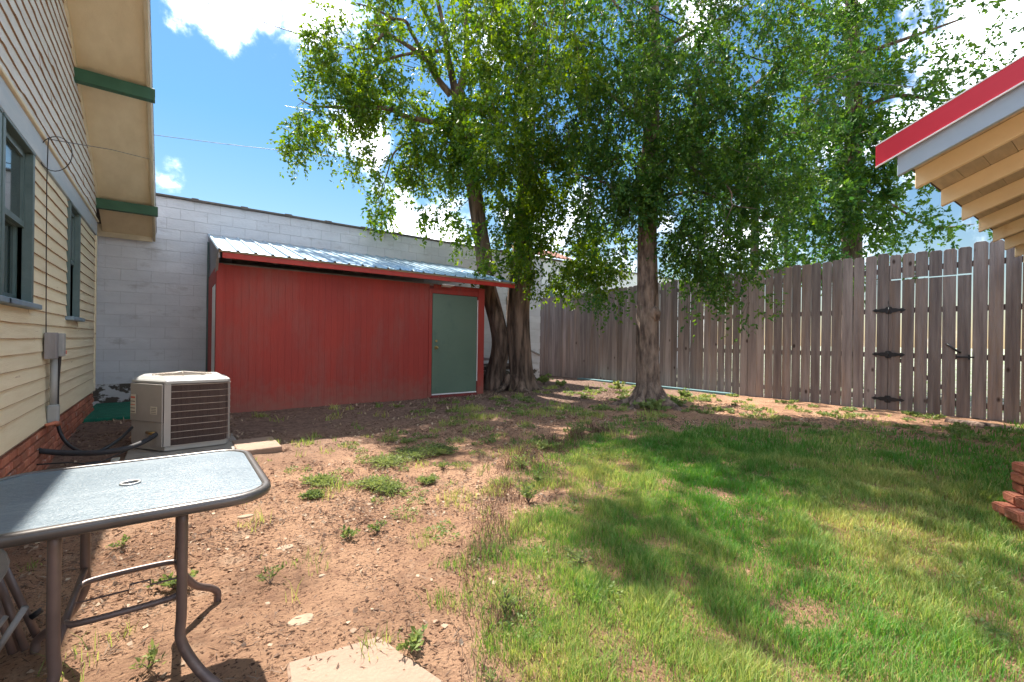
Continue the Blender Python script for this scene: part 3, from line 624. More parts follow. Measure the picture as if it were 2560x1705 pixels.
tp = obj('plank', prism([(9.93, 8.2, .0), (10.06, 8.2, .0), (10.06, 4.9, .0), (9.85, 4.9, .0)], (0, 0, .045)), 'tealplank'); tag(tp, 'long teal painted plank lying on the ground along the foot of the fence', 'plank')
tp = obj('plank', prism([(9.88, 8.3, -.0), (10.12, 8.3, -.0), (10.10, 9.6, -.0), (9.90, 9.6, -.0)], (0, 0, .04)), 'tealplank'); tag(tp, 'short pale teal plank on the ground between twin trunk and single trunk by the fence', 'plank')
lg = obj('log', tube([(9.5, 1.35, .0), (9.3, .9, .01), (9.0, .3, .0)], [.05, .06, .05], 10, rough=.15), 'bark'); tag(lg, 'dark rotten log lying at the fence foot below the gate latch', 'log')

# ---------------------------------------------------------------- air conditioner
pad = obj('concrete_pad', prism([(-.36, 5.36, -.16), (.47, 5.36, -.16), (.62, 5.9, -.16), (.62, 6.75, -.16), (-.36, 6.75, -.16)], (0, 0, .10)), 'concgrey', bevel=.008); tag(pad, 'grey concrete pad under the air conditioner', 'pad')
pv = obj('paver', B((.56, .98, 5.42, 6.05, -.12, -.045)), 'concrete', bevel=.008); tag(pv, 'flat pale paver beside the air conditioner pad near the shed', 'paver')
ac = thing('air_conditioner', 'grey beige outdoor air conditioner with louvred coil grille on a concrete pad', 'air conditioner', (.1, 6.2, -.05))
zb, zt = -.05, .67
def acring(e, z):
    P = [(-.05, 5.86), (.44, 5.90), (.50, 5.93), (.525, 6.0), (.52, 6.60), (.46, 6.66), (-.26, 6.66), (-.33, 6.60), (-.33, 6.27)]
    c = Vector((.1, 6.27)); return [((Vector(p)-c)*e+c) for p in P]
def acprism(e, z0, z1, e2=None):
    bm = bmesh.new(); a = [bm.verts.new((p.x, p.y, z0)) for p in acring(e, 0)]; b = [bm.verts.new((p.x, p.y, z1)) for p in acring(e2 or e, 0)]; n = len(a)
    bm.faces.new(a[::-1]); bm.faces.new(b)
    for i in range(n): bm.faces.new((a[i], a[(i+1) % n], b[(i+1) % n], b[i]))
    bmesh.ops.recalc_face_normals(bm, faces=bm.faces); return bm
obj('base_pan', acprism(1.0, zb, zb+.05), 'acpaint', ac, bevel=.004)
obj('coil', acprism(.955, zb+.05, zt-.015), 'coil', ac)
lid = obj('lid', acprism(1.02, zt-.02, zt+.012), 'actop', ac, bevel=.006)
obj('fan_shroud', acprism(.97, zt+.013, zt+.05, .80), 'actop', lid, bevel=.004)
bm = bmesh.new()
for r in np.linspace(.04, .27, 9): tube([(.1+r*math.cos(a), 6.27+r*math.sin(a)*.95, zt+.062+.02*(1-r/.27)) for a in np.linspace(0, 2*math.pi, 29)], .0035, 5, bm)
for a in np.linspace(0, math.pi, 5)[:-1]: tube([(.1+.29*math.cos(a), 6.27+.29*math.sin(a)*.95, zt+.05), (.1, 6.27, zt+.085), (.1-.29*math.cos(a), 6.27-.29*math.sin(a)*.95, zt+.05)], .005, 5, bm)
obj('fan_guard', bm, 'grille', lid)
# corner posts
def post2(p, q, z0, z1, d, out=.012):
    """panel strip from p to q (plan), thickness d outward"""
    p = Vector((*p, 0)); q = Vector((*q, 0)); t = (q-p).normalized(); nrm = Vector((t.y, -t.x, 0))
    return prism([p+Vector((0, 0, z0)), q+Vector((0, 0, z0)), q+Vector((0, 0, z1)), p+Vector((0, 0, z1))], nrm*d)
obj('corner_post', post2((-.06, 5.855), (.0, 5.862), zb+.05, zt-.02, .01), 'acpaint', ac, bevel=.002)
obj('corner_post', post2((.515, 5.96), (.53, 6.02), zb+.05, zt-.02, .008), 'acpaint', ac)
obj('service_panel', post2((-.335, 6.268), (-.062, 5.862), zb+.30, zt-.022, .016), 'acpaint', ac, bevel=.004)
obj('valve_panel', post2((-.335, 6.275), (-.062, 5.87), zb+.05, zb+.297, .002), 'acpaint', ac)
obj('valve_panel', post2((-.11, 5.935), (-.062, 5.865), zb+.05, zb+.297, .016), 'acpaint', ac, bevel=.003)
obj('valve', tube([(-.2, 6.08, .13), (-.17, 5.98, .13), (-.13, 5.93, .14)], .016, 8), 'brass', ac, True)
lb = obj('label', post2((-.325, 6.235), (-.28, 6.168), .33, .53, .0035), 'sticker', ac)
lb.location += Vector((-.0155, -.0105, 0))
for k in range(5):
    o = obj('print', post2((-.322, 6.23), (-.285, 6.175), .345+k*.036, .345+k*.036+(.02 if k == 4 else .008), .001), 'stickred' if k in (4, 2) else 'print', lb); o.location += Vector((-.0195, -.013, 0))
lb = obj('label', post2((-.155, 5.985), (-.10, 5.905), .335, .415, .002), 'sticker', ac); lb.location += Vector((-.0155, -.0105, 0))
for k in range(4):
    o = obj('print', post2((-.147, 5.973), (-.108, 5.917), .345+k*.017, .350+k*.017, .0008), 'print', lb); o.location += Vector((-.0175, -.012, 0))
# grille: vertical louvre wires and horizontal bars, front and right face
bm = bmesh.new()
for t in np.linspace(.0, 1.15, 50):
    p = Vector((.0, 5.853, 0)).lerp(Vector((.44, 5.888, 0)), t); tube([(p.x, p.y, zb+.055), (p.x, p.y, zt-.02)], .0019, 4, bm)
for t in np.linspace(.05, .97, 44):
    p = Vector((.532, 6.0, 0)).lerp(Vector((.528, 6.60, 0)), t); tube([(p.x, p.y, zb+.055), (p.x, p.y, zt-.02)], .002, 4, bm)
o = obj('louvre_wires', bm, 'tube', ac); o['kind'] = 'stuff'
for z in np.linspace(zb+.055, zt-.03, 10):
    obj('grille_bar', tube([(-.0, 5.846, z), (.44, 5.882, z), (.505, 5.915, z), (.538, 5.99, z), (.535, 6.6, z)], .003, 6), 'grille', ac)
bi = obj('cover_panel', B((-.46, -.40, 5.38, 5.9, -.085, -.065)), 'sticker'); tag(bi, 'white strip of scrap lying on the ground left of the air conditioner pad', 'scrap')

# ---------------------------------------------------------------- patio table
TC = Vector((-.115, 2.13)); TZ = .61; hx, hy = .40, .375
tb = thing('patio_table', 'small rectangular patio table with pebbled glass top and brown tube legs', 'table', (TC.x, TC.y, -.1))
def rr(hx, hy, r, z, bow=.015, n=7):
    P = []
    for sx, sy, a0 in ((1, -1, -math.pi/2), (1, 1, 0), (-1, 1, math.pi/2), (-1, -1, math.pi)):
        for k in range(n):
            a = a0+math.pi/2*k/(n-1)
            P.append((TC.x+sx*(hx-r)+r*math.cos(a), TC.y+sy*(hy-r)+r*math.sin(a), z))
    return P
bm = bmesh.new(); prof = [(0, -.030), (.012, -.024), (.016, -.010), (.014, .0), (.006, .006), (-.012, .006), (-.016, -.003), (-.012, -.03)]
rings = [[bm.verts.new((x, y, z)) for x, y, z in rr(hx+a, hy+a, .12+a, TZ+b)] for a, b in prof]; n = len(rings[0])
for i in range(len(rings)):
    a = rings[i]; b = rings[(i+1) % len(rings)]
    for k in range(n): bm.faces.new((a[k], a[(k+1) % n], b[(k+1) % n], b[k]))
bmesh.ops.recalc_face_normals(bm, faces=bm.faces); obj('rim', bm, 'rim', tb, True)
bm = bmesh.new(); o_ = [bm.verts.new(p) for p in rr(hx-.014, hy-.014, .11, TZ+.001)]; n = len(o_)
hr = .024; cen = []
for k in range(n):
    a = math.atan2(o_[k].co.y-TC.y, o_[k].co.x-TC.x); cen.append(bm.verts.new((TC.x+hr*math.cos(a), TC.y+hr*math.sin(a), TZ+.001)))
for k in range(n): bm.faces.new((o_[k], o_[(k+1) % n], cen[(k+1) % n], cen[k]))
ex = bmesh.ops.extrude_face_region(bm, geom=bm.faces[:]); bmesh.ops.translate(bm, verts=[e for e in ex['geom'] if isinstance(e, bmesh.types.BMVert)], vec=(0, 0, -.006)); bmesh.ops.recalc_face_normals(bm, faces=bm.faces)
obj('glass_top', bm, 'tglass', tb)
obj('umbrella_ring', tube([(TC.x+.027*math.cos(a), TC.y+.027*math.sin(a), TZ+.003) for a in np.linspace(0, 2*math.pi, 25)], .0045, 6), 'silver', tb, True)
LX = .15; LY = .30
def leg(sx, sy):
    x = TC.x+sx*LX; y = TC.y+sy*LY
    return tube(smooth_path([(x, y, TZ-.03), (x, y, .25), (x+sx*.0, y, .14), (x+sx*.055, y-sy*.0+sy*.03, .03), (x+sx*.125, y+sy*.085, -.035), (x+sx*.15, y+sy*.10, -.07), (x+sx*.15, y+sy*.10, -.108)], 5), .0155, 12)
for sx in (1, -1):
    for sy in (1, -1): obj('leg', leg(sx, sy), 'tube', tb, True)
for sx in (-1, 1): obj('cross_rail', tube([(TC.x+sx*LX, TC.y-LY, .22), (TC.x+sx*LX, TC.y+LY, .22)], .011, 10), 'tube', tb, True)
for sy in (-1, 1): obj('stretcher', tube(smooth_path([(TC.x-LX, TC.y+sy*.12, .22), (TC.x-LX+.04, TC.y+sy*.16, .225), (TC.x+LX-.04, TC.y+sy*.16, .225), (TC.x+LX, TC.y+sy*.12, .22)], 5), .0105, 10), 'tube', tb, True)
bm = tube([(TC.x-LX, TC.y+.0, .222), (TC.x-.0, TC.y+.0, .222), (TC.x, TC.y+.045, .222), (TC.x+.06, TC.y+.045, .222), (TC.x+.06, TC.y-.0, .222), (TC.x+LX, TC.y-.0, .222)], .0035, 6)
obj('umbrella_bracket', bm, 'tube', tb)
obj('under_frame', tube([(x, y, TZ-.038) for x, y, z in rr(hx-.05, hy-.05, .10, 0)]+[(rr(hx-.05, hy-.05, .10, 0)[0][0], rr(hx-.05, hy-.05, .10, 0)[0][1], TZ-.038)], .008, 6), 'tube', tb, True)

# folding chair leaning at the lower left edge
ch = thing('folding_chair', 'folded brown tube patio chair with grey sling lying against the table at left', 'chair', (-.5, 1.9, -.1))
def seg(p, q, r, nm, m='tube', d0=1.6, d1=1.6):
    return obj(nm, tube([sight(*p, d0), sight(*q, d1)], r, 8), m, ch, True)
c3 = lambda x, y: (x/2.591, 1100+y/2.591)
seg(c3(-60, 760), c3(100, 1380), .012, 'leg', d0=1.75, d1=1.72); seg(c3(30, 830), c3(240, 1270), .013, 'leg', d0=1.8, d1=1.78)
seg(c3(-30, 860), c3(165, 1360), .013, 'leg', d0=1.7, d1=1.7); seg(c3(-40, 1000), c3(80, 1380), .012, 'leg', d0=1.65, d1=1.66)
seg(c3(165, 1080), c3(-30, 1380), .0095, 'stretcher', 'cushion', 1.45, 1.42); seg(c3(40, 1140), c3(-50, 1260), .008, 'stretcher', 'cushion', 1.5, 1.46)
seg(c3(270, 1100), c3(200, 1150), .012, 'stretcher', 'iron', 1.8, 1.78)
bm = bmesh.new(); pts = [c3(-180, 660), c3(-20, 690), c3(40, 740), c3(62, 800), c3(45, 860), c3(-10, 940), c3(-180, 1080)]
prism([sight(*p, 1.42+.0006*i) for i, p in enumerate(pts)], (0, .012, .004), bm); obj('sling', bm, 'cushion', ch, bevel=.003)

# ---------------------------------------------------------------- porch roof on the right with brick pier
PX = 3.88; YT = .81
def pz(y): return 2.30+.41*(YT-y)
pr = thing('porch_roof', 'porch roof corner with red metal edge and blue grey fascia over yellow rafters', 'porch', (PX, YT, 0))
def band(x0, w, o0, o1, y0, y1): return prism([(x0, y0, pz(y0)+o0), (x0, y1, pz(y1)+o0), (x0, y1, pz(y1)+o1), (x0, y0, pz(y0)+o1)], (w, 0, 0))
YR = -2.2
obj('fascia_board', band(PX, .035, 0, .17, YT, YR), 'bluefascia', pr, bevel=.003)
obj('red_flashing', band(PX-.03, .026, .135, .275, YT+.11, YR), 'redmetal', pr, bevel=.002)
obj('drip_edge', band(PX-.036, .012, .126, .134, YT+.11, YR), 'whiteedge', pr)
obj('drip_edge', band(PX-.034, .04, .276, .283, YT+.112, YR), 'whiteedge', pr)
obj('roof_panel', band(PX+.0, 9, .175, .27, YT+.016, YR), 'roof', pr)
# decking boards seen from below
y = YT+.0; k = 0
while y > YR+.2:
    for xa, xb in ((PX+.037, PX+2.6), (PX+2.605, PX+5.2), (PX+5.205, PX+8.5)):
        o = obj('deck_board', prism([(xa, y, pz(y)+.135), (xa, y-.137, pz(y-.137)+.135), (xa, y-.137, pz(y-.137)+.155), (xa, y, pz(y)+.155)], (xb-xa, 0, 0)), 'tanboard', pr)
    y -= .14; k += 1
obj('inner_board', band(PX+.037, .03, .05, .132, YT-.04, YR), 'yellow', pr)
k = 0; x = PX+.40
while x < 12:
    obj('rafter', prism([(x, YT+.0, pz(YT+.0)-.0), (x, YR, pz(YR)-.0), (x, YR, pz(YR)+.132), (x, YT+.0, pz(YT+.0)+.132)], (.045, 0, 0)), 'yellow', pr, bevel=.003)
    x += .70
obj('edge_strip', B((PX+.036, PX+8.5, YT+.003, YT+.014, pz(YT)+.134, pz(YT)+.16)), 'rail', pr)
obj('back_wall', B((PX+.4, 12.5, YR-.1, YR, -.1, 3.2)), 'cream', pr)
pr.rotation_euler.z = -.045
pier = thing('brick_pier', 'broken stepped red brick pier rising from the lawn at the right edge', 'brick pier', (4.7, .1, 0))
P0 = Vector((4.28, .36, 0)); tdir = Vector((.42, -.50, 0)).normalized(); ndir = Vector((-tdir.y, tdir.x, 0))
def pbrick(s, z, l, w, h, yaw, tilt=0, off=0):
    bm = B((-l/2, l/2, -w/2, w/2, -h/2, h/2)); bmesh.ops.bevel(bm, geom=bm.edges[:], offset=.009, segments=2, affect='EDGES')
    for v in bm.verts: v.co += Vector((noise.noise(v.co*18+Vector((s, z, 0)))*.006, noise.noise(v.co*15)*.006, noise.noise(v.co*20+Vector((z, s, 5)))*.005))
    base = math.atan2(tdir.y, tdir.x)
    mt = Matrix.Translation(P0+tdir*s+ndir*off+Vector((0, 0, z))) @ Matrix.Rotation(base+yaw, 4, 'Z') @ Matrix.Rotation(tilt, 4, 'X')
    me = bpy.data.meshes.new('brick'); bm.to_mesh(me); bm.free(); me.materials.append(M['brick']); o = bpy.data.objects.new('brick', me); link(o, pier)
    loc = mt.translation.copy(); o.location = loc-pier.location; o.rotation_euler = mt.to_euler()
for row, (z, s0, n) in enumerate(((-.10, .0, 4), (-.035, .03, 4), (.035, .03, 4), (.105, -.01, 4), (.175, .05, 4), (.245, .10, 3), (.31, .085, 3), (.375, .09, 3))):
    for k in range(n):
        pbrick(s0+.11+k*.215, z, .205, .11, .064, R.uniform(-.12, .12), R.uniform(-.05, .05), 0)
        pbrick(s0+.09+k*.215, z, .205, .11, .064, R.uniform(-.1, .1), 0, -.12)
obj('mortar', B((4.42, 5.6, -.55, .05, -.14, .12)), 'mortar', pier)

# ---------------------------------------------------------------- stepping slab and flat stones
sl = obj('stepping_slab', prism([(.30, 1.35, -.14), (.55, 1.2, -.14), (.80, 1.42, -.14), (.70, 1.80, -.14), (.36, 1.86, -.14)], (0, 0, .055)), 'concrete', bevel=.01)
def flatstone(px, py, rx, ry, label, cat='stone'):
    p = sD(px, py, 2); d = p-Vector((0, 0, H)); t = (-.1-H)/d.z; p = Vector((0, 0, H))+d*t
    n = 11; P = []
    for k in range(n):
        a = 2*math.pi*k/n; r = 1+.28*noise.noise((px+math.cos(a)*1.3, py+math.sin(a)*1.3, .5)); P.append((p.x+rx*r*math.cos(a), p.y+ry*r*math.sin(a), surf(p.x, p.y)-.026))
    o = obj('flat_stone', prism(P, (0, 0, .032)), 'stone', bevel=.004); tag(o, label, cat)
tag(sl, 'square pale concrete stepping slab at the bottom edge of the yard', 'slab')
flatstone(655, 1257, .05, .035, 'pale flat stone set in bare soil right of the table, the farther of two')
flatstone(690, 1427, .06, .04, 'pale flat stone in bare soil just above the concrete stepping slab')
flatstone(565, 1187, .055, .03, 'pale flat stone in the soil beside the rounded table corner')
flatstone(740, 1322, .02, .014, 'small brown stone alone on the open dirt')

# ---------------------------------------------------------------- trees
def crown_mesh(name, blobs, m, leafL, per=14, seed=0):
    """blobs: (px,py,rx,ry [display px], depth, rd, ntwigs) -> leafy twigs inside ellipsoids"""
    rs_ = np.random.RandomState(seed); Ps = []; Ds = []; Ls = []; Ts = []; tw = bmesh.new()
    for (px, py, rx, ry, dp, rd, nt) in blobs:
        nt = int(nt*(1.5 if seed == 1 else 1.5))
        if seed == 1 and px < 1000: nt = int(nt*.72)
        if seed == 3 and px > 2040: nt = int(nt*.5)
        if seed == 1 and px > 1080 and py < 360: dp -= 1.9*min(1, (px-1080)/120); rd *= 1.4
        if seed == 2 and py < 260: dp -= .9; rd *= 1.3
        c = sD(px, py, dp); ex = RT*(rx*1.0875/F*dp); ez = Vector((0, 0, 1))*(ry*1.0875/F*dp); ey = FW*rd
        u = rs_.normal(size=(nt, 3)); u /= np.linalg.norm(u, axis=1)[:, None]; u *= (rs_.uniform(.25, 1.0, nt)**.55)[:, None]
        u *= (1+.22*np.array([noise.noise((a[0]*2.2+px, a[1]*2.2, a[2]*2.2+py)) for a in u]))[:, None]
        P = np.array(c)+u[:, :1]*np.array(ex)+u[:, 1:2]*np.array(ey)+u[:, 2:]*np.array(ez)
        kp = np.array([1.2*noise.noise(tuple(a*1.5))+.6*noise.noise(tuple(a*3.2)) for a in P])+rs_.uniform(-.12, .12, nt) > -.06; P = P[kp]; u = u[kp]; nt = len(P)
        out = u[:, :1]*np.array(ex.normalized())+u[:, 1:2]*np.array(ey.normalized())+u[:, 2:]*np.array((0, 0, 1.))
        out = out*.8+rs_.normal(size=(nt, 3))*.5; out[:, 2] -= .4
        out /= np.linalg.norm(out, axis=1)[:, None]
        TL = rs_.uniform(.18, .45, nt)
        t = rs_.uniform(0, 1, (nt, per)); cur = P[:, None, :]+out[:, None, :]*(t*TL[:, None])[:, :, None]
        cur[:, :, 2] -= .12*t*t*(TL[:, None]/.3)
        cur += rs_.normal(size=cur.shape)*.014
        dd = out[:, None, :]*.6+rs_.normal(size=cur.shape)*.65; dd[:, :, 2] -= .25
        Ps.append(cur.reshape(-1, 3)); Ds.append(dd.reshape(-1, 3)); n = nt*per
        Ls.append(leafL*rs_.uniform(.55, 1.45, n)*(dp/10)**.5)
        tt = np.repeat(np.clip(rs_.normal(.35, .22, nt), 0, 1), per)+rs_.normal(0, .12, n); Ts.append(np.clip(tt, 0, 1))
        for i in range(0, nt, 6):
            a = Vector(P[i]); b = a+Vector(out[i])*TL[i]; b.z -= .1
            back = a-(a-c)*.45
            tube([back+Vector((0, 0, .1)), a, b], [.006, .004, .0015], 3, tw)
    P = np.concatenate(Ps); D = np.concatenate(Ds); L = np.concatenate(Ls); T = np.concatenate(Ts)
    V, Fq, tt = leaves(P, D, L, L*.27, T)
    me = np_mesh(name, V, Fq, 3, tt, m)
    return me, tw, len(P)
def crown(tree, blobs, m, leafL, per=14, seed=0, name='crown'):
    me, tw, n = crown_mesh(name, blobs, m, leafL, per, seed)
    base = Vector(tree.location); V = np.empty(len(me.vertices)*3, dtype=np.float32); me.vertices.foreach_get('co', V); V = V.reshape(-1, 3)-np.array(base, dtype=np.float32); me.vertices.foreach_set('co', V.ravel()); me.update()
    o = mesh_obj(name, me, None, tree); o['kind'] = 'stuff'
    o2 = obj('twigs', tw, 'twig', tree); o2['kind'] = 'stuff'
    return n
def taper(pts, r0, r1, n=6):
    P = smooth_path(pts, n); k = len(P); return P, [r0+(r1-r0)*i/(k-1) for i in range(k)]
def limb(tree, pts, r0, r1, m='bark', sides=10, name='branch', rough=.12, seed=0, twigs=0):
    P, rs_ = taper(pts, r0, r1); o = obj(name, tube(P, rs_, sides, rough=rough, seed=seed), m, tree, True)
    return P
def c6(x, y, d): return sight(600+x/2.614, y/2.614, d)
# --- twin-trunk elm beside the shed
t1 = thing('twin_trunk_tree', 'large elm tree with twin leaning trunks beside the red shed door', 'tree', (6.45, 8.4, 0))
def trunk(tree, pts, rad, sides, m, rough, seed, flare=None, name='trunk'):
    P = smooth_path(pts, 9); n = len(P); rr_ = np.interp(np.linspace(0, len(rad)-1, n), range(len(rad)), rad)
    bm = bmesh.new(); rings = []
    for i, p in enumerate(P):
        ring = []
        for k in range(sides):
            a = 2*math.pi*k/sides; h = p.z; r = rr_[i]
            ridge = noise.noise((math.cos(a)*3.4, math.sin(a)*3.4, h*.55+seed))*.16+noise.noise((math.cos(a)*9, math.sin(a)*9, h*1.1+seed))*.10*rough-abs(noise.noise((math.cos(a)*6, math.sin(a)*6, h*.8+seed)))*.13*rough
            fl = 0
            if flare and h < .55:
                q = (1-max(h, 0)/.55)**2.2; fl = q*flare*(.35+max(0, math.sin(a*flare_n(seed)+seed))*1.0+.3*noise.noise((math.cos(a)*2, math.sin(a)*2, seed)))
            ring.append(bm.verts.new(p+Vector((math.cos(a), math.sin(a), 0))*(r*(1+ridge)+fl)))
        rings.append(ring)
    for a, b in zip(rings, rings[1:]):
        for k in range(sides): bm.faces.new((a[k], a[(k+1) % sides], b[(k+1) % sides], b[k]))
    bm.faces.new(rings[-1]); return obj(name, bm, m, tree, True)
def flare_n(seed): return 3 if seed < 5 else 5
trunk(t1, [(6.12, 8.62, -.12), (6.1, 8.62, .3), sD(1150, 780, 10.45), sD(1122, 660, 10.5), sD(1108, 560, 10.5), sD(1090, 440, 10.5), sD(1072, 330, 10.4), sD(1050, 200, 10.3)], [.27, .24, .20, .19, .185, .17, .16, .15], 36, 'bark', 1, 1, .14)
trunk(t1, [(6.58, 8.2, -.12), (6.58, 8.2, .35), sD(1190, 740, 10.5), sD(1196, 640, 10.5), sD(1203, 540, 10.5), sD(1208, 420, 10.6), sD(1215, 300, 10.7), sD(1222, 120, 10.8), sD(1225, -80, 11)], [.32, .28, .265, .25, .215, .18, .16, .12, .08], 40, 'bark', 1, 2.3, .17)
LD = 10.0
lims = [([(1410,640),(1390,520),(1360,380),(1330,180),(1290,0),(1240,-200)], .10, .03, 10.3, 10.2),
        ([(1420,640),(1460,500),(1480,300),(1475,0),(1480,-250)], .11, .03, 10.3, 10.6),
        ([(1375,620),(1280,500),(1220,390),(1130,320),(1000,240),(940,220),(870,300),(800,320),(700,290)], .075, .012, 10.3, 9.6),
        ([(1220,390),(1120,210),(1080,140),(990,125),(910,170),(830,140)], .05, .012, 10.0, 9.7),
        ([(1560,900),(1400,830),(1240,795),(1080,760),(970,710),(830,705),(640,700),(480,690),(380,640)], .085, .012, 10.5, 9.4),
        ([(830,705),(770,760),(750,870),(700,1000)], .025, .006, 9.7, 9.6), ([(640,700),(650,820),(600,960)], .02, .005, 9.6, 9.5),
        ([(1340,330),(1200,345),(1080,355),(940,400),(860,450),(815,510)], .045, .012, 10.2, 9.7),
        ([(1180,920),(1070,950),(1000,1010),(960,1140),(900,1300)], .035, .006, 10.1, 9.8),
        ([(1000,120),(880,60),(760,20)], .03, .01, 9.7, 9.6), ([(1160,0),(1230,120),(1300,200)], .02, .04, 9.8, 10.1)]
for i, (pp, r0, r1, d0, d1) in enumerate(lims):
    n = len(pp); limb(t1, [c6(x, y, d0+(d1-d0)*k/(n-1)) for k, (x, y) in enumerate(pp)], r0, r1, 'bark', 8, seed=i)
for i, (pp, r0, r1, d0, d1) in enumerate([([(1500,480),(1550,330),(1600,120),(1700,-60)], .06, .03, 8.3, 8.6)]): pass
A = []   # crown blobs: display px
def b_(px, py, rx, ry, dp, rd, nt): A.append((px, py, rx, ry, dp, rd, nt))
for q in ((700,255,48,30,9.6,.5,170),(760,200,60,40,9.6,.6,210),(700,300,40,36,9.5,.4,75),(735,95,38,40,9.6,.5,80),(800,245,62,40,9.7,.7,240),(845,170,55,28,9.7,.5,85),
          (800,150,60,26,9.6,.5,120),(790,60,55,45,9.7,.6,110),(850,20,60,30,9.8,.6,130),(930,30,70,30,9.8,.6,130),(880,95,50,22,9.8,.5,60),(870,240,60,38,9.8,.7,220),(925,230,55,50,9.9,.7,230),
          (680,345,28,30,9.5,.3,26),(815,345,34,48,9.6,.4,75),(770,320,24,40,9.5,.3,30),(955,375,50,50,9.9,.6,200),(900,390,28,30,9.8,.4,36),(870,480,32,34,9.8,.4,60),(880,420,18,34,9.8,.3,24),(1000,330,70,60,10,.8,340),(1010,400,50,34,9.9,.6,120),(1010,500,46,24,9.8,.5,60),(1050,520,44,40,9.9,.5,110),
          (1000,100,60,50,9.9,.7,110),(1010,200,50,40,10,.7,60),(1110,60,70,70,10,1.,260),(1150,170,80,80,10,1.2,430),(1080,290,60,60,10,.9,260),(1150,330,80,80,10,1.2,430),(1230,80,80,90,10.2,1.3,380),(1290,240,80,110,10,1.3,520),
          (1120,430,60,50,9.9,.7,160),(1190,440,60,60,9.8,.8,220),(1150,510,50,45,9.8,.6,110),(1210,570,45,60,9.7,.5,130),(1250,400,70,80,9.8,1.,320),(1300,520,80,70,9.8,1.,290),(1290,620,60,55,9.7,.8,130),(1240,610,30,60,9.6,.4,70),(1110,620,34,18,9.4,.3,36),(1130,590,24,22,9.5,.3,26),(1370,620,60,60,9.8,.7,140),
          (1330,640,50,40,9.8,.7,90),(1400,560,60,60,9.9,.8,150)): b_(*q)
# part of the crown above the picture: shades shed roof and yard
for q in ((1100,-120,160,120,10.5,1.6,330),(850,-150,90,60,9.8,.8,70),(1300,-160,160,120,10.6,1.6,330)): b_(*q)
for q in ((880,-75,36,60,6.9,1.0,330),(960,-90,50,50,6.6,.5,30),(1150,-60,120,60,7.6,1.3,150),(1300,-20,120,70,7.3,1.2,150)): b_(*q)
n1_ = crown(t1, A, 'leaf', .082, 15, 1)
# --- single-trunk elm
t2 = thing('single_trunk_tree', 'elm tree with one straight trunk and spreading roots in front of the fence', 'tree', (7.03, 5.04, 0))
trunk(t2, [(7.06, 5.02, -.14), (7.05, 5.03, .2), (7.05, 5.03, .5), sD(1487, 760, 8.27), sD(1488, 660, 8.27), sD(1487, 560, 8.27), sD(1490, 460, 8.3), sD(1497, 300, 8.3), sD(1505, 120, 8.3), sD(1500, -60, 8.3)], [.23, .21, .205, .20, .19, .18, .165, .14, .11, .08], 40, 'bark2', .8, 6.1, .17)
bm = bmesh.new(); bmesh.ops.create_icosphere(bm, subdivisions=3, radius=.11)
for v in bm.verts: v.co *= 1+.25*noise.noise(v.co*14); v.co.z *= 1.25
bmesh.ops.translate(bm, verts=bm.verts, vec=sD(1504, 720, 8.14)); obj('burl', bm, 'bark2', t2, True)
for (a, l, r) in ((3.35, .62, .10), (4.0, .40, .10), (4.6, .50, .11), (5.3, .42, .09), (2.6, .5, .07), (5.95, .6, .08), (.7, .4, .07)):
    dx, dy = math.cos(a), math.sin(a); w = R.uniform(-.08, .08)
    obj('root', tube(smooth_path([(7.05+dx*.10, 5.03+dy*.10, .52), (7.05+dx*.19, 5.03+dy*.19, .25), (7.05+dx*.30, 5.03+dy*.30, .09), (7.05+dx*(.30+l*.5)-dy*w, 5.03+dy*(.30+l*.5)+dx*w, .02), (7.05+dx*(.30+l), 5.03+dy*(.30+l), -.05)], 5), [r*(.75+.05*min(i, 7)-.055*max(0, i-9)) for i in range(21)], 10, rough=.35, seed=a), 'bark2', t2, True)
for (a, l, r) in ((3.6, .6, .09), (4.6, .5, .10), (5.6, .6, .09)):
    dx, dy = math.cos(a), math.sin(a)
    obj('root', tube(smooth_path([(6.4+dx*.2, 8.35+dy*.2, .35), (6.4+dx*.36, 8.35+dy*.36, .12), (6.4+dx*(.4+l*.5), 8.35+dy*(.4+l*.5), .015), (6.4+dx*(.4+l), 8.35+dy*(.4+l), -.05)], 5), [r*(1-.05*i) for i in range(16)], 10, rough=.35, seed=a), 'bark', t1, True)
for (pp, r0, r1, d0, d1) in (([(1493,400),(1560,330),(1640,280),(1740,190),(1800,150)], .06, .015, 8.3, 8.5), ([(1497,300),(1420,230),(1350,180),(1250,120)], .06, .015, 8.3, 8.6), ([(1503,150),(1450,60),(1380,-40)], .05, .02, 8.3, 8.4), ([(1490,500),(1410,430),(1320,400)], .035, .01, 8.3, 8.0),
                             ([(1490,470),(1600,440),(1700,480),(1800,500)], .04, .01, 8.3, 7.9), ([(1505,120),(1600,70),(1720,10)], .05, .015, 8.3, 8.0), ([(1640,390),(1680,440),(1685,470),(1740,480)], .014, .005, 7.4, 7.3), ([(1685,470),(1665,520),(1660,560)], .008, .003, 7.35, 7.3), ([(1740,485),(1760,530),(1785,540)], .007, .003, 7.3, 7.3)):
    n = len(pp); limb(t2, [sD(x, y, d0+(d1-d0)*k/(n-1)) for k, (x, y) in enumerate(pp)], r0, r1, 'bark2', 7)
A = []
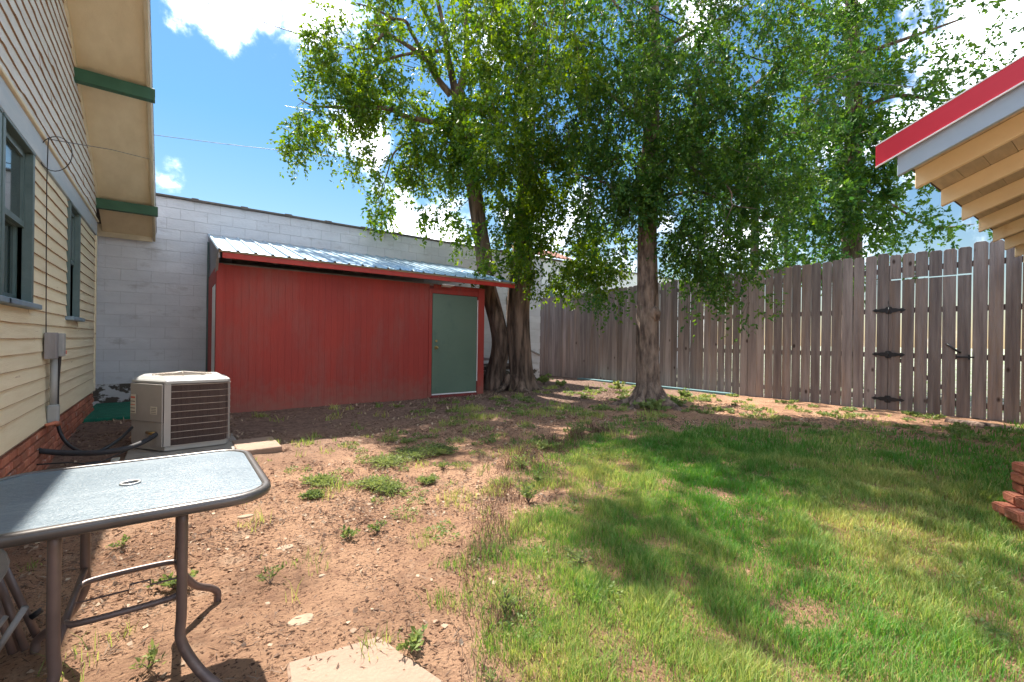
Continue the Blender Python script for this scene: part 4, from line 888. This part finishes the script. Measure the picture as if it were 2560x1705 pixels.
for q in ((1400,80,110,90,8.6,1.3,420),(1560,60,110,90,8.4,1.3,460),(1430,230,100,90,8.3,1.2,480),(1560,220,100,90,8.2,1.2,480),(1340,330,80,80,8.3,1.,330),(1450,380,80,70,7.9,.9,330),(1560,380,90,80,7.9,1.,430),
          (1660,300,90,90,8.1,1.2,460),(1700,150,110,90,8.3,1.3,460),(1380,450,60,60,8.2,.8,190),(1450,480,46,40,7.7,.4,90),(1500,440,50,40,7.7,.4,120),(1640,460,80,80,7.9,1.,330),(1740,400,80,80,8.,1.,360),(1600,570,60,60,7.9,.7,170),
          (1660,600,60,60,7.9,.7,150),(1730,540,70,70,7.9,.8,210),(1560,560,30,60,7.9,.4,60),(1430,590,50,45,8.0,.6,100),(1800,250,90,90,8.2,1.2,360),(1800,450,70,70,8.,.9,250),(1390,680,46,24,7.9,.4,40),(1620,700,34,22,7.6,.3,26),(1730,700,26,60,7.4,.25,34),(1640,640,34,50,7.8,.4,60)): A.append(q)
for q in ((1500,-150,200,120,8.5,1.8,330),(1800,-120,160,120,8.3,1.8,300),(1750,-350,220,150,7.6,2.2,330),(2150,-300,220,160,8.4,2.0,300),(1350,-420,100,90,7.4,1.2,60)): A.append(q)
n2_ = crown(t2, A, 'leafd', .074, 15, 2)
# --- trees beyond / over the fence on the right
t3 = thing('fence_side_tree', 'tall elm behind the fence with dark trunk near the porch roof', 'tree', tuple(sD(1960, 600, 12.2)[:2])+(0,))
p3 = sD(1960, 600, 12.2); trunk(t3, [(p3.x, p3.y, -.1), (p3.x, p3.y, 1.5), sD(1958, 560, 12.2), sD(1960, 400, 12.2), sD(1962, 250, 12.2), sD(1960, 100, 12.2), sD(1955, -50, 12.2)], [.28, .25, .24, .22, .19, .16, .12], 24, 'bark', .8, 3.1)
for (pp, r0, r1) in (([(1960,330),(1880,300),(1800,310)], .07, .02), ([(1962,260),(2060,220),(2180,230),(2260,190)], .07, .015), ([(1960,130),(2080,90),(2220,40)], .07, .02), ([(1960,420),(2050,470),(2140,520),(2240,515)], .05, .008), ([(1960,60),(1860,20),(1780,-40)], .07, .02)):
    n = len(pp); limb(t3, [sD(x, y, 12.2-.7*k/(n-1)) for k, (x, y) in enumerate(pp)], r0, r1, 'bark', 7)
A = []
for q in ((1900,80,110,90,12,1.6,380),(2020,60,90,80,12,1.5,250),(2100,150,80,60,11.8,1.2,130),(2180,60,90,60,11.6,1.2,110),(2240,120,60,60,11.4,1.,70),(2300,60,50,60,11.4,.9,26),(2200,190,80,30,11.5,.8,70),(1930,230,100,90,12,1.5,420),(2050,240,80,70,11.8,1.2,230),
          (2130,270,70,50,11.6,1.,120),(1900,360,90,80,11.8,1.4,400),(2000,370,80,80,11.7,1.2,330),(1860,460,80,70,11.6,1.2,280),(1970,470,80,70,11.5,1.1,280),(2060,450,60,70,11.5,.9,170),(2060,540,70,40,11.3,.8,90),(1960,560,80,40,11.4,.9,120),(1860,560,80,40,11.5,1.,110),(2130,520,50,40,11.2,.6,50),(2210,525,50,14,11.1,.3,24),(2080,370,50,50,11.4,.8,90),
          (1900,600,60,30,10.6,.3,45),(1970,635,70,34,9.7,.25,50),(2040,620,60,26,9.7,.25,38),(1760,610,60,30,11.5,.8,70)): A.append(q)
for q in ((2000,-120,200,110,12,1.8,300),): A.append(q)
n3_ = crown(t3, A, 'leafd', .098, 14, 3)
t4 = thing('slender_tree', 'thin pale-stemmed tree behind the fence between the two larger trunks', 'tree', tuple(sD(1808, 600, 12.5)[:2])+(0,))
p4 = sD(1808, 600, 12.5); trunk(t4, [(p4.x, p4.y, -.1), (p4.x, p4.y, 2), sD(1807, 540, 12.5), sD(1800, 400, 12.6)], [.07, .065, .06, .05], 12, 'bark2', .8, 3.7)
n4_ = crown(t4, [(1800,420,70,60,12.6,.9,90), (1790,520,50,50,12.5,.8,50)], 'leafd', .09, 12, 6)
t5 = thing('alley_tree', 'reddish-barked tree trunk behind the fence right of the single-trunk elm', 'tree', tuple(sD(1735, 600, 12.8)[:2])+(0,))
p5 = sD(1735, 600, 12.8); trunk(t5, [(p5.x, p5.y, -.1), (p5.x, p5.y, 2), sD(1735, 500, 12.8), sD(1728, 380, 12.8)], [.13, .12, .11, .09], 14, 'bark', .8, 4.2)
n5_ = crown(t5, [(1720,350,90,80,12.8,1.2,160), (1650,420,80,70,12.8,1.,130), (1500,300,120,120,12.8,1.6,220)], 'leafd', .10, 12, 7)
print('leaves', n1_, n2_, n3_)

# ---------------------------------------------------------------- overhead wires
def wire(pts, r, label, m='cable'):
    o = obj('overhead_wire', tube(smooth_path(pts, 6), r, 6), m, None, True); tag(o, label, 'wire', 'overhead wires')
wire([sD(380, -25, 12), sD(560, 35, 12), sD(730, 92, 12), sD(1010, 172, 12.5), sD(1300, 250, 13)], .012, 'thick black overhead wire crossing the cloud at the top left')
wire([sD(540, -15, 14), sD(760, 65, 14), sD(1010, 170, 15), sD(1300, 290, 16)], .007, 'thin overhead wire higher than the thick one above the tree crown')
wire([sD(300, 303, 16), sD(560, 336, 16), sD(860, 368, 16), sD(1170, 398, 17), sD(1500, 425, 18)], .009, 'lone low wire crossing the blue sky above the white building')
wire([sD(655, 243, 16), sD(800, 268, 16), sD(1000, 300, 17)], .007, 'pale short wire glinting through the left end of the crown', 'silver')
wire([sD(1420, -20, 7.2), sD(1600, 75, 7.3), sD(1770, 145, 7.5), sD(1960, 185, 9), sD(2100, 200, 10)], .012, 'dark service wire passing through the crown of the single trunk elm')

# ---------------------------------------------------------------- lawn, weeds, litter
EDGE = [(.75, -.5), (.85, 1.0), (1.12, 1.5), (1.45, 2.1), (1.95, 2.6), (2.3, 2.95), (3.2, 3.6), (4.3, 3.8), (5.8, 3.25), (7.2, 1.9), (8.6, 1.0), (10.1, .7)]
ex_ = np.array([e[0] for e in EDGE]); ey_ = np.array([e[1] for e in EDGE])
def vnoise(x, y, s, k): return np.array([noise.noise((a*s, b*s, k)) for a, b in zip(x, y)])
def make_blades(n, xr, yr, dens_fn, hmin, hmax, w, mname, name, label, cat, tintf, seg=2, kind='stuff'):
    x = NR.uniform(*xr, n); y = NR.uniform(*yr, n); keep = dens_fn(x, y) > NR.uniform(0, 1, n); x = x[keep]; y = y[keep]; n = len(x)
    z = np.array([surf(a, b) for a, b in zip(x, y)])-.003
    h = NR.uniform(hmin, hmax, n)*np.clip(1+1.1*vnoise(x, y, 4.5, 77)+.5*vnoise(x, y, 13, 78), .45, 2.1); az = NR.uniform(0, 2*np.pi, n); lean = NR.uniform(.1, .9, n)*h; wd = w*NR.uniform(.7, 1.3, n)*np.maximum(1, np.hypot(x, y)/3.0)
    lx = np.cos(az)*lean; ly = np.sin(az)*lean; sx = -np.sin(az+NR.normal(0, .6, n))*wd/2; sy = np.cos(az)*wd/2
    base = np.stack([x, y, z], 1)
    v0 = base+np.stack([sx, sy, 0*x], 1); v1 = base-np.stack([sx, sy, 0*x], 1)
    m_ = base+np.stack([lx*.35, ly*.35, h*.6], 1); v2 = m_+np.stack([sx*.8, sy*.8, 0*x], 1); v3 = m_-np.stack([sx*.8, sy*.8, 0*x], 1)
    v4 = base+np.stack([lx, ly, h], 1)
    V = np.stack([v0, v1, v2, v3, v4], 1).reshape(-1, 3); i = np.arange(n)*5
    Fq = np.stack([np.stack([i, i+1, i+3], 1), np.stack([i, i+3, i+2], 1), np.stack([i+2, i+3, i+4], 1)], 1).reshape(-1, 3)
    T = np.repeat(np.clip(tintf(x, y), 0, 1), 5)
    me = np_mesh(name, V, Fq, 3, T, mname); o = mesh_obj(name, me); o['kind'] = kind
    tag(o, label, cat); print(name, n); return o
def lawn(x, y):
    yb = np.interp(x, ex_, ey_); d = yb-y+vnoise(x, y, 2.2, 61)*.55+vnoise(x, y, 7, 62)*.25
    nz = vnoise(x, y, 1.3, 4)*.5+vnoise(x, y, 4, 9)*.3
    a = np.clip(d/1.1+.3+nz*1.9, 0, 1)
    far = np.hypot(x, y); fall = np.clip(1-(far-1.8)/7, .16, 1)**1.3
    shade = np.clip(1-.5*((x > 6.0)*(vnoise(x, y, 1.1, 2) > .05)), .3, 1)
    return a*fall*shade*np.clip(.85+vnoise(x, y, 3.1, 31)*1.0, .2, 1)
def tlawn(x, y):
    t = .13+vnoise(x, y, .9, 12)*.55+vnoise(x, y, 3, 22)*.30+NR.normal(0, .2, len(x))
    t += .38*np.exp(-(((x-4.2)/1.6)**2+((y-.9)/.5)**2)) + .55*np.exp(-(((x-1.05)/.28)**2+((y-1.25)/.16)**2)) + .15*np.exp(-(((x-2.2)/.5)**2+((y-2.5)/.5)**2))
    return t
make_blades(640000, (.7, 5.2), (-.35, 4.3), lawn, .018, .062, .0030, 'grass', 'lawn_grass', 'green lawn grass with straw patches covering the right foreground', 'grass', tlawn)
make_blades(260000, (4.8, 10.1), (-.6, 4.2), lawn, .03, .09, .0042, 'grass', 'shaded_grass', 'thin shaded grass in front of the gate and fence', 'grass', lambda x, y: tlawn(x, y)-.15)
def strawd(x, y): return lawn(x, y)*np.clip(.30+vnoise(x, y, 1.6, 40)*1.8+.9*np.exp(-(((x-3.6)/1.1)**2+((y-.75)/.35)**2))+.8*np.exp(-(((x-1.15)/.25)**2+((y-1.12)/.13)**2)), .05, 1)
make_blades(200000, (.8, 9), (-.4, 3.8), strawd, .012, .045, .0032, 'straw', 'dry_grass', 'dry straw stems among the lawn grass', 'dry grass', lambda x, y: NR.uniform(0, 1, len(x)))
# scattered sparse tufts in the dirt
TUF = []
for k in range(260):
    x = R.uniform(-.6, 9.4); y = R.uniform(1.6, 8.6)
    if (XW < x < .7 and 5.2 < y): continue
    if y > 7.6 and x < 6: continue
    TUF.append((x, y, R.uniform(.03, .13)))
for px, py, r in ((1075,945,.3),(1110,960,.25),(1250,955,.28),(1300,945,.3),(1040,970,.2),(970,1215,.10),(1350,960,.3),(900,1000,.14),(1180,1035,.2),(1230,1060,.3),(1500,960,.3),(620,1010,.14),(700,1008,.16),(1100,985,.2),(1240,1200,.18),(1060,1130,.2)):
    d = sD(px, py, 1)-Vector((0, 0, H)); t = (-.03-H)/d.z; p = Vector((0, 0, H))+d*t; TUF.append((p.x, p.y, r)); TUF.append((p.x+R.uniform(-.1, .1), p.y+R.uniform(-.1, .1), r*.7))
tx = np.array([t[0] for t in TUF]); ty = np.array([t[1] for t in TUF]); tr_ = np.array([t[2] for t in TUF])
def tufd(x, y):
    out = np.zeros(len(x))
    for a, b, r in TUF: out = np.maximum(out, np.exp(-(((x-a)**2+(y-b)**2)/(r*r))))
    return np.where(out > .35, out, 0)*.55
make_blades(230000, (-.7, 9.5), (1.5, 8.7), tufd, .02, .085, .0036, 'grass', 'grass_tufts', 'scattered tufts of yellow green grass in the bare soil', 'grass', lambda x, y: .45+vnoise(x, y, 2, 3)*.6+NR.normal(0, .1, len(x)))
def edged(x, y):
    d = np.interp(x, ex_, ey_)-y; return np.exp(-((d+.02)/.28)**2)*np.clip(.4+vnoise(x, y, 3, 90)*2.2, 0, 1)
make_blades(60000, (.6, 4.5), (.9, 4.3), edged, .02, .11, .0026, 'litter', 'dead_stems', 'dark dead weed stems along the ragged lawn edge', 'dead weeds', lambda x, y: NR.uniform(0, .22, len(x)))
def cover():
    Ps = []; Ds = []; Ls = []
    for k in range(520):
        x = R.uniform(.9, 10); y = R.uniform(.2, 7.3)
        if y < np.interp(x, ex_, ey_)-.9 and R.random() < .8: continue
        if x < 3 and y > 5.6: continue
        if noise.noise((x*.9, y*.9, 55)) < -.08 and R.random() < .8: continue
        r = R.uniform(.02, .12); n = int(26+r*900)
        a = NR.uniform(0, 6.28, n); q = r*np.sqrt(NR.uniform(0, 1, n)); px = x+q*np.cos(a); py = y+q*np.sin(a)
        z = surf(x, y)+.004+NR.uniform(0, .05, n)*(1-q/r*.6); Ps.append(np.stack([px, py, z], 1)); Ds.append(np.stack([np.cos(a), np.sin(a), NR.uniform(-.1, .9, n)], 1)); Ls.append(NR.uniform(.010, .026, n)*max(1, math.hypot(x, y)/4.5))
    P = np.concatenate(Ps); D = np.concatenate(Ds); L = np.concatenate(Ls); V, Fq, tt = leaves(P, D, L, L*.28, NR.uniform(0, 1, len(P)))
    o = mesh_obj('ground_cover', np_mesh('ground_cover', V, Fq, 3, tt, 'weed')); o['kind'] = 'stuff'; tag(o, 'low leafy weeds spread over the shaded soil behind the lawn', 'ground cover')
cover()
# dead stems and clods on the dirt
def stemd(x, y): return np.clip(.35+vnoise(x, y, 1.1, 70)*1.1+vnoise(x, y, 4, 71)*.9, .02, 1)*(y < 8.2)
def litter():
    n = 260000; x = NR.uniform(-.9, 8.5, n); y = NR.uniform(1.0, 8.6, n)
    dist = np.hypot(x, y); keep = (stemd(x, y)*np.clip(3.2/dist, .15, 1)**1.2 > NR.uniform(0, 1, n)) & ((y > np.interp(x, ex_, ey_)-.5)); x = x[keep]; y = y[keep]; n = len(x)
    z = np.array([surf(a, b) for a, b in zip(x, y)])+.002; az = NR.uniform(0, 2*np.pi, n); L = NR.uniform(.008, .06, n); w = NR.uniform(.001, .0034, n); br = NR.uniform(0, 1, n) < .10
    w = np.where(br, L*.33, w); L = np.where(br, np.minimum(L, .025), L)
    w = w*np.maximum(1, np.hypot(x, y)/3)
    D = np.stack([np.cos(az), np.sin(az), NR.uniform(-.05, .5, n)], 1); P = np.stack([x, y, z], 1)
    T = np.where(br, NR.uniform(.4, 1, n), NR.uniform(0, .45, n))
    V, Fq, tt = leaves(P, D, L, w, T); o = mesh_obj('ground_litter', np_mesh('ground_litter', V, Fq, 3, tt, 'litter')); o['kind'] = 'stuff'; tag(o, 'dead stems and dry leaf bits strewn over the bare red soil', 'litter'); print('litter', n)
litter()
def clods():
    n = 45000; x = NR.uniform(-.9, 7, n); y = NR.uniform(.9, 7.4, n); dist = np.hypot(x, y)
    keep = (np.clip(.35+vnoise(x, y, 2.0, 50)*1.6, .02, 1)*np.clip(3/dist, .15, 1) > NR.uniform(0, 1, n)) & (y > np.interp(x, ex_, ey_)-.25); x = x[keep]; y = y[keep]; n = len(x)
    z = np.array([surf(a, b) for a, b in zip(x, y)]); r = NR.gamma(2.0, .0022, n)+.002; r = np.minimum(r, .018)
    oc = np.array([(1, 0, 0), (0, 1, 0), (-1, 0, 0), (0, -1, 0), (0, 0, .8), (0, 0, -.5)])
    V = np.stack([x, y, z], 1)[:, None, :]+oc[None]*r[:, None, None]*NR.uniform(.6, 1.4, (n, 6, 1))
    a = NR.uniform(0, 6.28, n)[:, None]; dx = V[:, :, 0]-x[:, None]; dy = V[:, :, 1]-y[:, None]
    V[:, :, 0] = x[:, None]+dx*np.cos(a)-dy*np.sin(a); V[:, :, 1] = y[:, None]+dx*np.sin(a)+dy*np.cos(a)
    i = (np.arange(n)*6)[:, None]; fc = np.array([(0, 1, 4), (1, 2, 4), (2, 3, 4), (3, 0, 4), (1, 0, 5), (2, 1, 5), (3, 2, 5), (0, 3, 5)])
    Fq = (i[:, :, None]+fc[None]).reshape(-1, 3)
    o = mesh_obj('soil_clods', np_mesh('soil_clods', V.reshape(-1, 3), Fq, 3, None, 'dirt')); o['kind'] = 'stuff'; tag(o, 'small crumbs of red soil scattered over the bare ground', 'soil'); print('clods', n)
clods()
def weed(px, py, r, h, n, label, zg=-.08, name='weed_plant', L=.03, wide=.3):
    d = sD(px, py, 1)-Vector((0, 0, H)); t = (zg-H)/d.z; c = Vector((0, 0, H))+d*t; c.z = surf(c.x, c.y)
    th = thing(name, label, 'weed', tuple(c), 'weeds in the bare soil')
    bm = bmesh.new(); Ps = []; Ds = []; ns = max(5, n//14)
    for k in range(ns):
        a = R.uniform(0, 6.28); rr_ = r*R.uniform(.2, 1); e = Vector((math.cos(a)*rr_, math.sin(a)*rr_, h*R.uniform(.35, 1)))
        tube([c, c+e*.5+Vector((0, 0, h*.2)), c+e], [.0022, .0018, .001], 4, bm)
        for j in range(n//ns):
            q = R.uniform(.25, 1); p = c+e*q+Vector((0, 0, h*.2*math.sin(q*3.1)))+Vector([R.gauss(0, .006) for _ in range(3)]); Ps.append(p); Ds.append(e.normalized()*.5+Vector((R.gauss(0, .7), R.gauss(0, .7), R.uniform(-.1, .7))))
    obj('stem', bm, 'twig', th, at=c)
    P = np.array(Ps)-np.array(c); D = np.array(Ds); Ln = L*NR.uniform(.6, 1.3, len(P))
    V, Fq, tt = leaves(P, D, Ln, Ln*wide, NR.uniform(0, 1, len(P))); tt = np.clip(tt*.6+R.uniform(0, .5), 0, 1); mesh_obj('foliage', np_mesh('foliage', V, Fq, 3, tt, 'weed'), None, th)
MATS = {738, 718, 865, 895, 985, 890, 950, 1010}
for a in ((738,1105,.17,.07,420,'grey green low weed clump nearest the shed side of the bare dirt'),
          (718,1140,.09,.05,200,'small round weed just below the larger clump left of centre'),
          (865,1115,.17,.08,420,'left of the two bushy weed mounds in the middle dirt'),
          (895,1125,.13,.07,300,'right of the two bushy weed mounds in the middle dirt'),
          (985,1105,.10,.07,220,'small bushy weed right of the two mounds'),
          (890,1062,.26,.08,560,'wide sprawling weed patch behind the two mounds'),
          (950,1045,.26,.09,520,'sprawling weed patch in tree shade behind the mounds'),
          (1010,1040,.22,.10,460,'tall shaded weed patch right of the sprawling one'),
          (1020,1075,.14,.08,220,'leafy weed where bare dirt meets the lawn corner'),
          (1240,1110,.10,.10,150,'broad leaved weed standing in the sunlit yellow grass'),
          (1215,1150,.10,.12,170,'dark leafy weed on the lawn edge below the sunlit grass'),
          (1340,1290,.13,.05,170,'silvery creeping weed in the near lawn'),
          (868,1215,.07,.06,120,'lone green weed beside the yellow tuft in open dirt'),
          (800,1230,.06,.06,90,'small weed left of the lone green one in open dirt'),
          (340,1525,.09,.05,70,'large leaved weed under the table front at bottom left'),
          (400,1340,.11,.08,200,'feathery green weed growing behind the table leg'),
          (285,1250,.07,.05,80,'little weed under the far side of the table'),
          (620,1330,.07,.07,70,'straggly weed between the table legs and stones'),
          (1160,1400,.09,.10,120,'dark stemmy weed on the lower lawn edge'),
          (1130,1550,.04,.04,40,'tiny bright weed at the bottom beside the slab'),
          (940,1480,.10,.06,80,'dry brown weed touching the corner of the concrete slab'),
          (1200,1075,.16,.1,230,'shaded weed bush at the top of the lawn'),
          (1250,1040,.2,.1,260,'blue green weed bush under the trees above the lawn'),
          (1330,1010,.22,.09,260,'low weed cluster in tree shade left of the rooted trunk'),):
    if a[0] in MATS: weed(a[0], a[1], a[2]*1.15, a[3]*.8, a[4]*5, a[5], L=.018)
    else: weed(*a, L=R.uniform(.018, .034), wide=R.uniform(.16, .36))
for a in ((1500,945,.32,.16,330,'dark leafy plant sprouting from the roots of the single trunk elm'), (1535,935,.3,.14,300,'leafy sprout right of the rooted trunk'), (1575,915,.2,.14,160,'seedling by the teal plank'),
          (1250,885,.26,.26,260,'bright green broad leaved sapling right of the twin trunk'), (1290,890,.2,.14,120,'low bright sapling against the fence corner'), (1425,900,.2,.25,110,'thin sprout left of the rooted trunk')):
    weed(*a, zg=0, name='seedling', L=.075, wide=.35)
